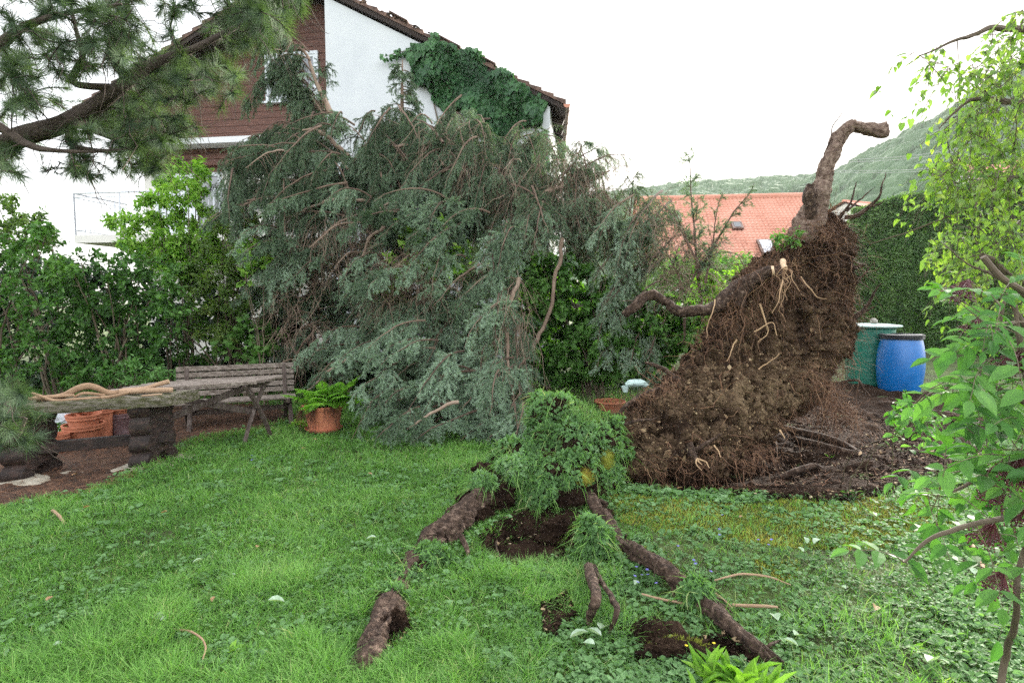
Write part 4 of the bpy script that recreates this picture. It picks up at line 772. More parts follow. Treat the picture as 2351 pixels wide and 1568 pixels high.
shrub('dogwood_shrub', 'large leafy green shrub directly behind the slab table', 'shrub', [(120, 590), (250, 560), (400, 600), (440, 700), (400, 800), (330, 850), (240, 870), (140, 900), (100, 760)], (7.2, 8.0), 230, 30, .08, 'leafB', stems=12, asp=.5, tint=(-.15, .75))  # leaf tint lowered to paint the shade low behind the table
shrub('undergrowth_shrub', 'sparse shady shrub with bare stems behind the bench', 'shrub', [(400, 700), (620, 680), (660, 780), (600, 830), (460, 840), (380, 820)], (8.4, 9.0), 110, 18, .075, 'leafB', stems=16, asp=.55, tint=(.1, .9), tr=.6)
shrub('maple_seedling', 'low maple seedling with lobed leaves above the bench back', 'sapling', [(560, 740), (640, 760), (620, 830), (540, 830), (470, 800)], (7.9, 8.3), 40, 5, .13, 'leafB', tv=MAPLE_V, tf=MAPLE_F, asp=1, stems=4, tint=(.3, 1.), r=.01)
shrub('privet_branch', 'pale leaved low shrub arching towards the left end of the bench', 'shrub', [(220, 850), (300, 822), (350, 840), (400, 856), (390, 868), (300, 880), (230, 885)], (6.9, 7.3), 40, 18, .07, 'leafE', stems=3, asp=.4, tint=(.1, .9), r=.008)
shrub('lilac_bush', 'glossy dark green lilac bush between the fallen spruce and the crooked root', 'shrub', [(1205, 590), (1330, 590), (1420, 640), (1560, 690), (1640, 740), (1560, 830), (1400, 875), (1240, 880), (1195, 760)], (7.5, 8.5), 420, 40, .09, 'leafB', tv=HEART_V, tf=HEART_F, asp=.85, stems=9, tint=(.1, 1.1))
shrub('green_bush', 'small green bush glimpsed through the middle of the fallen spruce', 'shrub', [(900, 500), (1060, 490), (1080, 620), (950, 640), (860, 700)], (7.5, 8.1), 60, 20, .08, 'leafA', tv=HEART_V, tf=HEART_F, asp=.8, stems=5, tint=(.2, 1.1))
shrub('young_ash', 'light green sapling beside the upper left edge of the root plate', 'sapling', [(1590, 640), (1700, 600), (1700, 680), (1620, 740), (1580, 720)], (7.4, 8.2), 60, 22, .07, 'leafA', stems=4, tint=(.0, .8))
shrub('back_hedge', 'pale green shrubbery in front of the red tiled roof', 'hedge', [(1480, 600), (1720, 588), (1760, 640), (1640, 720), (1480, 700)], (13, 15), 130, 60, .13, 'leafB', tv=KITE_V, tf=KITE_F, stems=5, tint=(.4, 1.2), spread=.3)
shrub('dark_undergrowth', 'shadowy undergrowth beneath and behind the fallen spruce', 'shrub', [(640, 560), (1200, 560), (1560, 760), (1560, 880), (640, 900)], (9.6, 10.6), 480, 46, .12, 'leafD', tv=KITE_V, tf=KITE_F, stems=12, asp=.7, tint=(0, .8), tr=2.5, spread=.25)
shrub('plate_seedling', 'sprig of green leaves on the shoulder of the root plate', 'plant', [(1760, 535), (1850, 530), (1840, 570), (1780, 570)], (5.95, 6.1), 16, 12, .05, 'leafB', stems=2, tint=(.2, 1), r=.006, base_px=at(1810, 575, 6.2))

# ivy on the gable
HY = 12.0; YAW = radians(8)
P0 = at(1262, 400, 12.0); P0[2] = 0; wdir = np.array([-cos(YAW), sin(YAW), 0]); ndir = np.array([-sin(YAW), -cos(YAW), 0]); gdir = norm(np.array([.062, 1.0, 0])); ZU = np.array([0, 0, 1.0])
def hp(u, v, off=0.0):
    d = ray(u, v); n = ndir; o = P0 + ndir * off; t = ((o - [0, 0, H]) @ n) / (d @ n); p = np.array([0, 0, H]) + d * np.asarray(t)[..., None]
    return p
def sz(u, v, off=0.0):
    p = hp(u, v, off); return (p - P0) @ wdir, p[..., 2]
def hw(s, z, off=0.0): return P0 + wdir * s + ZU * z + ndir * off
IV = [(950, 105), (975, 95), (1060, 112), (1130, 148), (1200, 200), (1248, 238), (1250, 275), (1200, 290), (1175, 330), (1130, 330), (1090, 270), (1000, 245), (985, 215), (955, 190), (945, 150)]
q_ = spoly(IV, 9500); q_ = q_ + np.stack([vn(p3(q_[:, 0], q_[:, 1], .05), 5), vn(p3(q_[:, 0], q_[:, 1], .05), 6)], -1) * 16; offs = R(.02, .4, 9500) * np.clip(.6 + 1.2 * fbm(p3(q_[:, 0], q_[:, 1], .022), 2, 4), .15, 1.5); p = hp(q_[:, 0], q_[:, 1]) + ndir * offs[:, None]
IVY = thing('ivy', 'thick green ivy climbing the white gable under the right roof edge', 'ivy', hp(1180, 300)); mb = MB(); n = len(p); d = norm(rdir(n) * .5 + np.array([0, 0, -1]) + ndir * .2); s = R(.07, .15, n)
stamp(mb, HEART_V, HEART_F, p, frames(d, norm(ndir + rdir(n) * .6 + np.array([0, 0, .7]))), np.stack([s * .9, s, s], -1), np.clip(.5 + .5 * fbm(p * 1.7, 2, 3) + R(-.3, .3, n), 0, 1))
q_ = spoly([(1218, 310), (1255, 300), (1258, 395), (1225, 395)], 260); p = hp(q_[:, 0], q_[:, 1]) + ndir * R(.02, .1, 260)[:, None]; n = 260
stamp(mb, HEART_V, HEART_F, p, frames(rdir(n) + [0, 0, -1.], norm(ndir + rdir(n) * .4)), R(.05, .1, n), R(.5, 1, n))
tl = [hp(950, 118) + ndir * .05, hp(925, 125) + ndir * .12, hp(905, 132) + ndir * .15, hp(888, 137) + ndir * .15]; tc_ = cat(tl, 12)
idx = rng.integers(0, 12, 60); stamp(mb, HEART_V, HEART_F, tc_[idx] + rdir(60) * .07, frames(rdir(60) + [0, 0, -1.], norm(ndir + rdir(60) * .4)), R(.06, .11, 60), R(.3, 1, 60))
mb.build('foliage', M['ivy'], IVY); mb = MB(); limb(mb, tl, [.012, .005], 5, 16, 0)
for i in range(14):
    a_ = hp(R(1000, 1200), 290) + ndir * .03; b_ = hp(R(960, 1180), R(120, 200)) + ndir * .03
    if inpoly(*[np.array([c]) for c in proj(b_)], IV)[0]: limb(mb, cat([a_, (a_ + b_) / 2 + wdir * R(-.2, .2), b_], 8), [.02, .006], 5, 16, .1)
mb.build('stems', M['stem'], IVY)

# ------------------------------------------------------------ house
RO = thing('house', 'white gabled house with red brown boarding, balcony and ivy under the eaves', 'house', (P0[0], P0[1], 0))
sR, zR = sz(1252, 225); s_eave, z_eave = sz(1300, 242); sA, zA = sz(668, -66)
s743, _ = sz(747, 100); sL, zL = sz(310, 170); slopeL = (zA - zL) / (sL - sA); slopeR = (zA - z_eave) / (sA - s_eave)
s_far, _ = sz(256, 480); s_far = float(s_far)
def zroof(s): return zA - (slopeR * (sA - s) if s < sA else slopeL * (s - sA))
zl_far = zroof(s_far)
def slab(mb, poly, off0, off1, m=0, dirv=None, tint=.5):
    """extrude polygon (s,z) between two offsets along the wall normal"""
    a = np.array([hw(s, z, off0) for s, z in poly]); b = np.array([hw(s, z, off1) for s, z in poly]); n = len(poly)
    mb.add(a, np.array([list(range(n))]), tint, m); mb.add(b, np.array([list(range(n))[::-1]]), tint, m)
    V = np.concatenate([a, b]); mb.add(V, np.array([[i, (i + 1) % n, n + (i + 1) % n, n + i] for i in range(n)]), tint, m)
th_ = .2
mb = MB(); slab(mb, [(0, -.2), (s743, -.2), (s743, zroof(s743) - th_), (0, zroof(0) - th_)], 0, -9); mb.build('wall', M['white'], RO)
s_wl = 7.9; wz0 = sz(520, 322, -.8)[1]; mb = MB(); WO = -.8
# boarding with the real lapped boards
sw0, sw1 = s743, float(sz(300, 300, WO)[0]); z_b = wz0
bw = .165; z = z_b; i = 0
while z < zA - th_:
    zt = z + bw
    def clipped(zz):
        a = max(sw0 + .0, sA - (zA - th_ - zz) / slopeR) if True else sw0
        b = min(sw1, sA + (zA - th_ - zz) / slopeL); return a, b
    a0, b0 = clipped(z); a1, b1 = clipped(zt)
    if b1 > a1: slab(mb, [(a0, z), (b0, z), (b1, zt - .012), (a1, zt - .012)], WO + .018, WO - .1); slab(mb, [(a0, zt - .012), (b1, zt - .012), (b1, zt), (a1, zt)], WO + .004, WO - .1)
    z = zt; i += 1
mb.build('board_siding', M['siding'], RO)
mb = MB(); zb2 = sz(450, 378, WO)[1]
for k_ in range(3):
    z0 = zb2 + (z_b - .12 - zb2) * k_ / 3; z1 = zb2 + (z_b - .12 - zb2) * (k_ + 1) / 3 - .015; slab(mb, [(s743, z0), (sw1 - .3, z0), (sw1 - .3, z1), (s743, z1)], WO - .1, WO - .25)
mb.build('lintel_boards', M['siding'], RO)
mb = MB(); slab(mb, [(s743 - .0, z_b - .16), (sw1 + .4, z_b - .16), (sw1 + .4, z_b - .02), (s743, z_b - .02)], WO + .35, WO - .25); mb.build('ledge', M['sillm'], RO)
# lower wall with the balcony door
d0, _ = sz(510, 420, WO - .3); d1, _ = sz(355, 420, WO - .3); bz = sz(300, 552, WO)[1]
mb = MB(); slab(mb, [(s743, -.2), (s_far, -.2), (s_far, bz), (s743, bz)], WO - .3, -9); slab(mb, [(s743, bz), (d0, bz), (d0, zb2 + .3), (s743, zb2 + .3)], WO - .3, -9); slab(mb, [(d1, bz), (s_far, bz), (s_far, z_b - .2), (d1, z_b - .2)], WO - .3, -9)
slab(mb, [(d0, bz), (d1, bz), (d1, z_b - .2), (d0, z_b - .2)], WO - .6, -9); mb.build('wall', M['cream'], RO)
DR = MB(); dz1 = zb2 - .14
def fr_(mb, a, b, z0, z1, w_, o0, o1):
    for (p, q, r, t) in ((a, a + w_, z0, z1), (b - w_, b, z0, z1), (a + w_, b - w_, z0, z0 + w_), (a + w_, b - w_, z1 - w_, z1)): slab(mb, [(p, r), (q, r), (q, t), (p, t)], o0, o1)
dm = d0 + (d1 - d0) * .42; o_ = WO - .3
fr_(DR, d0 + .0, dm, bz + .06, dz1, .1, o_ + .03, o_ - .08); fr_(DR, dm + .002, d1, bz + .06, dz1, .1, o_ + .03, o_ - .08); dd = DR.build('balcony_door', M['frame'], RO)
mb = MB(); slab(mb, [(d0 + .1, bz + .16), (dm - .1, bz + .16), (dm - .1, dz1 - .1), (d0 + .1, dz1 - .1)], o_ - .02, o_ - .04); mb.build('pane', M['glass'], dd)
mb = MB(); slab(mb, [(dm + .102, bz + .16), (d1 - .1, bz + .16), (d1 - .1, dz1 - .1), (dm + .102, dz1 - .1)], o_ - .02, o_ - .04); mb.build('curtained_pane', M['frame'], dd)
mb = MB(); slab(mb, [(d0, dz1), (d1, dz1), (d1, zb2), (d0, zb2)], o_ + .06, o_ - .1); mb.build('shutter_box', M['siding'], dd)
# gable window
w0, _ = sz(733, 180, WO); w1, _ = sz(612, 180, WO); wz1 = sz(700, 121, WO)[1]; wzb = sz(640, 236, WO)[1]
mb = MB(); fr_(mb, w0, w1, wzb, wz1, .07, WO + .07, WO - .02); fr_(mb, w0 + .072, w1 - .072, wzb + .072, wz1 - .072, .06, WO + .05, WO - .02); wn = mb.build('window', M['frame'], RO)
mb = MB(); slab(mb, [(w0 + .132, wzb + .132), (w1 - .132, wzb + .132), (w1 - .132, wz1 - .132), (w0 + .132, wz1 - .132)], WO + .03, WO + .02); mb.build('pane', M['glass'], wn)
mb = MB(); slab(mb, [(w0 - .06, wzb - .05), (w1 + .06, wzb - .05), (w1 + .06, wzb - .002), (w0 - .06, wzb - .002)], WO + .16, WO - .02); mb.build('sill', M['frame'], wn)
# roof: two slopes of lapped tile courses, soffit boards, barge board, rafters
mb = MB(); fo = .12; bo = -9; G9 = gdir * 9.5
def roofcourse(sa, sb, first, last, nC, m):
    for i in range(nC):
        a = sa + (sb - sa) * i / nC; b = sa + (sb - sa) * (i + 1) / nC; za, zb_ = zroof(a), zroof(b)
        up0, up1 = (.02, .075) if True else (0, 0)
        lowerA = za < zb_
        ha, hb = (.085, .03) if lowerA else (.03, .085)
        jj = R(-.015, .015)
        sec = [hw(a, za - .03, fo + jj), hw(b, zb_ - .03, fo + jj), hw(b, zb_ + hb, fo + jj), hw(a, za + ha, fo + jj)]; sec = np.array(sec); bk = sec + G9
        V = np.concatenate([sec, bk]); m.add(V, np.array([[0, 1, 2, 3], [7, 6, 5, 4], [0, 4, 5, 1], [1, 5, 6, 2], [2, 6, 7, 3], [3, 7, 4, 0]]))
roofcourse(s_eave, sA, 0, 0, 24, mb); roofcourse(sA, s_far + 1.1, 0, 0, 22, mb)
ROOF = mb.build('roof', M['tile'], RO)
mb = MB()
for (a, b) in ((s_eave + .02, sA), (sA, s_far + 1.1)):
    sec = np.array([hw(a, zroof(a) - .14, fo - .03), hw(b, zroof(b) - .14, fo - .03), hw(b, zroof(b) - .035, fo - .03), hw(a, zroof(a) - .035, fo - .03)]); V = np.concatenate([sec, sec + G9])
    mb.add(V, np.array([[0, 1, 2, 3], [7, 6, 5, 4], [0, 4, 5, 1], [1, 5, 6, 2], [2, 6, 7, 3], [3, 7, 4, 0]]))
mb.build('soffit', M['soffit'], ROOF)
mb = MB(); slab(mb, [(0.004, zroof(0) - .9), (.03, zroof(0) - .9), (.03, zroof(0) - .16), (.004, zroof(0) - .16)], -.1, -8)
for k_ in range(12):
    o2 = hw(s_eave + .06, zroof(s_eave) - .19, -.2) + gdir * (.4 + k_ * .75); beam(mb, o2, o2 - wdir * (s_eave + .02) * 1.0 + wdir * 0 + ZU * (-s_eave) * .35, .08, .12)
mb.build('rafters', M['soffit'], ROOF)
# hidden side wall below the eaves, then gutter
mb = MB(); gpos = hw(s_eave - .02, z_eave - .02, fo); ang = np.linspace(pi, 2 * pi, 12); oc = [(.075 * cos(a), .075 * sin(a)) for a in ang]; ic = [(.066 * cos(a), .066 * sin(a)) for a in ang[::-1]]
xg = np.array([1, -.062, 0]); extr(mb, oc + ic, gpos, gpos + gdir * 9, xg, ZU, 1); ga = mb.build('gutter', M['gutter'], RO)
mb = MB()
for k_ in range(10):
    c = gpos + gdir * (.35 + k_ * .85); extr(mb, [(.084 * cos(a), .084 * sin(a)) for a in ang] + [(.077 * cos(a), .077 * sin(a)) for a in ang[::-1]], c, c + gdir * .04, xg, ZU, 1); mb.build('gutter_bracket', M['gutter'], ga); mb = MB()
mb = MB(); extr(mb, oc, gpos - gdir * .012, gpos - gdir * .002, xg, ZU); mb.build('end_cap', M['redtile'], ga)
# broken verge mortar and lifted tiles
for k_ in range(22):
    s_ = R(float(sz(1060, 120)[0]), float(sz(800, 5)[0])); p = hw(s_, zroof(s_) + R(.03, .09), fo + R(-.05, .05)); mb = MB(); stamp(mb, CH_V, CH_F, p[None], frames(rdir(1), ZU), np.array([[R(.03, .09), R(.05, .1), R(.02, .04)]])); mb.build('broken_tile', M['tile'], ROOF)
for s_px in ((1000, 1060), (900, 940), (1080, 1140)):
    a, b = float(sz(s_px[0], 90)[0]), float(sz(s_px[1], 90)[0]); mb = MB(); beam(mb, hw(a, zroof(a) + .12, fo - .1), hw(b, zroof(b) + .1, fo - .1), .3, .03, (0, 0, 1)); mb.build('loose_tile', M['tile'], ROOF)
# balcony
bl, _ = sz(162, 470, .6); mb = MB(); slab(mb, [(s743 - .4, bz - .2), (bl, bz - .2), (bl, bz - .02), (s743 - .4, bz - .02)], .55, WO - .28); BAL = mb.build('balcony', M['cream'], RO)
mb = MB(); rt = bz + .98
def rail(a, b, z, r_): limb(mb, [a, b], [r_, r_], 8, 3, 0)
f0, f1, f2 = hw(bl, 0, .5), hw(s743, 0, .5), hw(bl, 0, WO - .28)
for a, b, n_ in ((f0, f1, 46), (f0, f2, 12)):
    for zz, r_ in ((rt, .022), (rt - .1, .012), (bz + .1, .012)): limb(mb, [a + ZU * zz, b + ZU * zz], [r_, r_], 6, 3, 0)
    for i in range(n_ + 1):
        c = a + (b - a) * i / n_; r_ = .02 if i % 9 == 0 else .0065; limb(mb, [c + ZU * (bz - .02), c + ZU * (rt - (.0 if i % 9 == 0 else .1))], [r_, r_], 5, 2, 0)
mb.build('railing', M['metal'], BAL)

# ------------------------------------------------------------ neighbours, hills, wires
def tiled_house(name, label, ra, rb, run, drop, wallz, ntr=24, nwv=44, sky=(), sc_=1.0):
    """ra/rb: ridge ends; the slope falls by drop over run towards the viewer"""
    ra = np.asarray(ra); rb = np.asarray(rb); rd = norm(rb - ra); out_ = norm(np.array([rd[1], -rd[0], 0])); out_ = out_ if out_[1] < 0 else -out_; L = np.linalg.norm(rb - ra)
    c = (ra + rb) / 2; th2 = thing(name, label, 'house', (c[0], c[1], 0)); mb = MB(); S = ntr * 8; Wn = nwv * 8
    for sg in (1, -1):
        t = np.linspace(0, 1, S); x_ = np.linspace(0, 1, Wn); T_, X_ = np.meshgrid(t, x_, indexing='ij'); tr = (T_ * ntr) % 1; wv = np.abs(np.sin(X_ * nwv * pi)) ** .8
        Pp = ra + rd * (X_ * L)[..., None] + out_ * sg * (T_ * run)[..., None] + ZU * (-T_ * drop + .05 * tr + .035 * wv)[..., None]
        j = (np.arange(S - 1) * Wn)[:, None]; q = np.arange(Wn - 1)[None]; tt_ = .55 + .45 * wv - .5 * (tr < .14) + .08 * _h(np.floor(X_ * nwv).astype(int), np.floor(T_ * ntr).astype(int), np.zeros_like(X_, int), 3)
        mb.add(Pp.reshape(-1, 3), np.stack([j + q, j + q + 1, j + Wn + q + 1, j + Wn + q], -1).reshape(-1, 4), np.clip(tt_, 0, 1).ravel())
    limb(mb, [ra + ZU * .04, rb + ZU * .04], [.14, .14], 10, 60, 0); rf = mb.build('roof', M['redtile'], th2)
    mb = MB(); zt = ra[2] - .25; e = run * .9
    a1 = ra + out_ * e; b1 = rb + out_ * e; a2 = ra - out_ * e; b2 = rb - out_ * e; ins = rd * .4
    pts = [a1 + ins, b1 - ins, b2 - ins, a2 + ins]; zz = zt - drop * .9
    V = [[p[0], p[1], z_] for z_ in (-.3, zz) for p in pts] + [[*(ra + ins)[:2], zt], [*(rb - ins)[:2], zt]]
    mb.add(V, np.array([[0, 1, 5, 4], [1, 2, 6, 5], [2, 3, 7, 6], [3, 0, 4, 7]])); mb.add(V, np.array([[4, 7, 8], [5, 9, 6]])); mb.build('wall', M['cream'], th2)
    for (fx, ft, w_, h_) in sky:
        nrm = norm(out_ * drop + ZU * run); dn = norm(out_ * run - ZU * drop); c = ra + rd * fx * L + out_ * ft * run + ZU * (-ft * drop) + nrm * .1; mb = MB()
        beam(mb, c - dn * h_ / 2, c + dn * h_ / 2, w_, .1, nrm); sk = mb.build('skylight', M['gutter'], rf); mb = MB(); beam(mb, c + nrm * .053 - dn * (h_ / 2 - .08), c + nrm * .053 + dn * (h_ / 2 - .08), w_ - .16, .012, nrm); mb.build('pane', M['frame'] if h_ > .9 else M['glass'], sk)
    return th2, rf
ra, rb = at(1456, 461, 23), at(1842, 450, 22.2); rb[2] = ra[2]
th2, rf = tiled_house('neighbour_house', 'house with a wide orange red tiled roof behind the fallen tree', ra, rb, 3.9, 2.9, 3, sky=((.66, .83, .55, 1.0), (.55, .5, .4, .5), (.22, .33, .45, .8), (.88, .75, .55, .8)))
a_, b_ = at(2195, 372, 38), at(2480, 358, 38); b_[2] = a_[2]
tiled_house('distant_house', 'far house with an orange roof half hidden by the birch leaves', a_, b_, 5, 4, 3, ntr=14, nwv=30)
a_, b_ = at(1935, 462, 60), at(2015, 470, 62); b_[2] = a_[2]
tiled_house('far_house', 'small distant house seen between the stump root and the tall hedge', a_, b_, 3.5, 1.4, 3, ntr=6, nwv=14)
# hills
az = np.linspace(900, 2900, 620); rr = np.linspace(0, 1, 170); U_, R_ = np.meshgrid(az, rr)
rv = np.interp(U_, [900, 1300, 1450, 1560, 1700, 1850, 1900, 1960, 2050, 2120, 2200, 2351, 2600, 2900], [530, 495, 470, 459, 451, 443, 428, 396, 350, 318, 268, 190, 100, 60])
dist = np.interp(U_, [900, 1800, 1950, 2300], [420, 420, 300, 240]); hz_ = (692 - rv) / F * dist; Yd = 90 + (dist - 90) * R_
Xd = (U_ - CU) / F * Yd; prof_ = np.sin(R_ * pi / 2) ** 1.2 * hz_
def cells(x, y, s, seed):
    i = np.floor(x / s); jj = np.floor(y / s); best = np.full(x.shape, 9.); bid = np.zeros(x.shape)
    for a in (-1, 0, 1):
        for b in (-1, 0, 1):
            ci, cj = i + a, jj + b; hx = _h(ci.astype(int), cj.astype(int), np.zeros(x.shape, int), seed); hy = _h(ci.astype(int), cj.astype(int), np.ones(x.shape, int), seed)
            d = np.hypot(x / s - ci - hx, y / s - cj - hy); m_ = d < best; best = np.where(m_, d, best); bid = np.where(m_, _h(ci.astype(int), cj.astype(int), np.full(x.shape, 2), seed), bid)
    return best, bid
dc, cid = cells(Xd, Yd + prof_ * .5, 6.5, 3); can = np.sqrt(np.clip(1 - dc ** 2, 0, 1)) * (3 + 3 * cid) + 1.2 * fbm(np.stack([Xd, Yd, prof_], -1) * .5, 3, 8)
Zd = prof_ + can * np.clip(R_ * 4, 0, 1) - 3 - 6 * (R_ < .03); mb = MB(); nU = len(az); j = (np.arange(len(rr) - 1) * nU)[:, None]; q = np.arange(nU - 1)[None]
mb.add(np.stack([Xd, Yd, Zd], -1), np.stack([j + q, j + q + 1, j + nU + q + 1, j + nU + q], -1).reshape(-1, 4), np.clip(cid * .7 + .15 * fbm(np.stack([Xd, Yd, prof_], -1) * .8, 3, 9) + .1, 0, 1).ravel())
tag(mb.build('hills', M['hill'], smooth=False), 'hazy wooded hillside rising to the right', None, kind='structure')
for i, (a, b, lab) in enumerate([((1890, 371), (2400, 300), 'uppermost thin wire crossing in front of the wooded hill'), ((1890, 376), (2400, 308), 'second thin wire just under the uppermost one'), ((1880, 392), (2400, 350), 'third thin wire lower on the hillside'), ((1880, 396), (2400, 357), 'lowest thin wire above the far roofs')]):
    p, q = at(a[0], a[1], 70), at(b[0], b[1], 60); m_ = (p + q) / 2 - ZU * .8; mb = MB(); limb(mb, [p, m_, q], [.022, .022], 5, 20, 0); tag(mb.build('overhead_wire', M['wire']), lab, 'wire', 'overhead wires by the hill')

# ------------------------------------------------------------ clipped thuja hedge
hA, hB = G(1935, 790), G(2420, 835); hA[2] = hB[2] = 0; hd = norm(hB - hA); hn = np.array([hd[1], -hd[0], 0]); hn = hn if hn[1] < 0 else -hn; LH = np.linalg.norm(hB - hA)
tA = (692 - 488) / F * hA[1] + H; tB = (692 - 385) / F * hB[1] + H
HG = thing('thuja_hedge', 'tall dense dark green clipped hedge along the right side of the garden', 'hedge', (hA + hB) / 2)
mb = MB(); n1, n2 = 160, 90; s_, t_ = np.meshgrid(np.linspace(0, 1, n1), np.linspace(0, 1, n2)); top = tA + (tB - tA) * s_
fz = np.clip(t_ / .8, 0, 1); back = np.clip((t_ - .8) / .2, 0, 1)
Vh = hA + hd * (s_ * LH)[..., None] + ZU * (top * fz)[..., None] - hn * (back * 1.2)[..., None]; Vh = Vh + hn * (.34 * fbm(Vh * 1.3, 4, 5) - .12 * fz ** 6)[..., None] + ZU * (.12 * fbm(Vh * 1.2, 3, 6) * fz)[..., None]
j = (np.arange(n2 - 1) * n1)[:, None]; q = np.arange(n1 - 1)[None]; mb.add(Vh.reshape(-1, 3), np.stack([j + q, j + q + 1, j + n1 + q + 1, j + n1 + q], -1).reshape(-1, 4), .05)
e0 = Vh[:, 0]; mb.add(np.concatenate([e0, [[*(hA - hn * .8)[:2], 0]]]), np.array([[i + 1, i, n2] for i in range(n2 - 1)]), .05); mb.build('dark_inner_body', M['thuja'], HG)  # solid sheet in the darkest tint paints the shade between the sprays
n = 62000; i = rng.integers(0, n2, n); k_ = rng.integers(0, n1, n); p = Vh[i, k_] + rdir(n) * .05; tt_ = np.clip(.45 + .5 * fbm(p * 3, 3, 11) + R(-.25, .25, n), 0, 1)
mb = MB(); d = norm(rdir(n) * .6 + hn * .5 + ZU * R(-.3, .9, n)[:, None]); s = R(.07, .16, n); stamp(mb, KITE_V, KITE_F, p + hn * R(-.02, .14, n)[:, None], frames(d, rdir(n)), np.stack([s * .45, s, s], -1), tt_)
mb.build('foliage', M['thuja'], HG)['kind'] = 'stuff'

# ------------------------------------------------------------ pine on the left
pb = np.array([-4.6, 3.3, 0]); PINE = thing('pine_tree', 'old pine whose needle covered limb hangs across the upper left', 'pine tree', pb)
mb = MB(); limb(mb, [pb + [0, 0, -.2], pb + [.1, 0, 1.6], pb + [.05, .1, 3.2], pb + [0, .1, 6]], [.24, .2, .17, .1], 16, 40, .2, 9, 2); tl1 = at(-60, 372, 2.95)
mainl = [pb + [.05, .1, 2.0], at(-240, 420, 3.0), tl1, at(40, 318, 2.95), at(130, 290, 2.95), at(200, 255, 3.0), at(270, 205, 3.0), at(335, 158, 3.05), at(390, 132, 3.1), at(440, 115, 3.1), at(500, 85, 3.15), at(560, 52, 3.2), at(620, 20, 3.2), at(680, -20, 3.2)]
Pm = limb(mb, mainl, [.075, .065, .058, .052, .046, .04, .036, .03, .022, .018, .016, .014, .012, .008], 12, 130, .18, 22, 4)
l2 = [at(-220, 300, 2.7), at(-60, 265, 2.7), at(60, 330, 2.7), at(120, 345, 2.7), at(220, 350, 2.8)]; P2 = limb(mb, [Pm[20]] + l2[1:], [.03, .025, .02, .012, .006], 8, 50, .15, 20, 5)
l3 = [Pm[60], at(170, 190, 2.9), at(190, 130, 2.85), at(175, 70, 2.8), at(160, 0, 2.8)]; P3 = limb(mb, l3, [.02, .018, .014, .01, .006], 8, 50, .15, 20, 6)
l4 = [at(-260, 150, 2.8), at(-40, 120, 2.8), at(60, 60, 2.8), at(160, 30, 2.8), at(280, 10, 2.8)]; P4 = limb(mb, [pb + [.05, .1, 3.0]] + l4, [.05, .04, .03, .02, .012, .006], 8, 60, .15, 20, 7)
l5 = [Pm[48], at(160, 330, 2.9), at(280, 345, 2.9), at(380, 300, 3.0)]; P5 = limb(mb, l5, [.02, .016, .01, .006], 8, 40, .15, 20, 8)
l6 = [pb + [.1, 0, .9], at(-220, 1120, 2.5), at(-60, 1060, 2.45), at(30, 1010, 2.4), at(60, 960, 2.4)]; P6 = limb(mb, l6, [.04, .025, .018, .012, .006], 8, 40, .2, 20, 9)
POL = [((-80, 0), 40), ]
def tufts(poly, n, Y0, Y1, nodes, up_, cone=1.0, per=1.0):
    q_ = spoly(poly, n); T_ = at(q_[:, 0], q_[:, 1], R(Y0, Y1, n)); C_, r0 = grow(T_, nodes, .0025, .5, 7, .05, .07, up_); return C_, r0
allC, allr = [], []
nodes = np.concatenate([Pm[::3], P2[::3], P3[::3], P4[::3], P5[::3]])
for poly, n, y0, y1 in [([(-100, -60), (700, -60), (690, 60), (640, 110), (520, 150), (400, 130), (330, 150), (240, 200), (150, 260), (0, 300), (-100, 300)], 150, 2.6, 3.3), ([(540, -40), (700, -40), (695, 70), (610, 120), (500, 130)], 40, 2.9, 3.3), ([(-100, 330), (40, 330), (200, 290), (330, 200), (470, 150), (520, 230), (430, 240), (420, 330), (300, 400), (190, 420), (120, 330), (-100, 420)], 120, 2.7, 3.3), ([(-100, 370), (30, 360), (60, 400), (-20, 430), (-100, 430)], 8, 2.4, 2.8),
                        ([(330, 160), (560, 130), (560, 210), (500, 250), (380, 220)], 22, 2.9, 3.3), ([(250, 330), (440, 300), (470, 260), (440, 330), (350, 400)], 16, 2.9, 3.2), ([(0, 0), (320, 0), (310, 150), (180, 230), (0, 260)], 60, 2.5, 3.0)]:
    C_, r0 = tufts(poly, n, y0, y1, nodes, .25); allC.append(C_); allr.append(r0)
C_, r0 = tufts([(-80, 880), (20, 870), (80, 910), (110, 960), (90, 1010), (20, 1030), (-80, 1080)], 26, 2.25, 2.6, P6[::3], .2); allC.append(C_); allr.append(r0)
C_, r0 = tufts([(100, 400), (200, 420), (260, 410), (190, 340), (60, 340)], 26, 2.8, 3.2, nodes, -.2); DEAD = (C_, r0)
C_ = np.concatenate(allC); r0 = np.concatenate(allr); tubes(mb, C_, r0 * 1.1, .0022, 5, R(.1, .9, len(C_))); tubes(mb, DEAD[0], DEAD[1], .0015, 4, .4)
xs_ = rng.integers(0, len(C_), 420); o_, T_ = interp(C_, xs_, R(.2, .9, 420)); tubes(mb, curves(o_, norm(rdir(420) + T_ * .6 + [0, 0, -.5]), R(.06, .25, 420), .3, 6, .3), .003, .0012, 4, R(.1, .8, 420))
mb.build('limbs', M['pinebark'], PINE, smooth=True)
mb = MB()
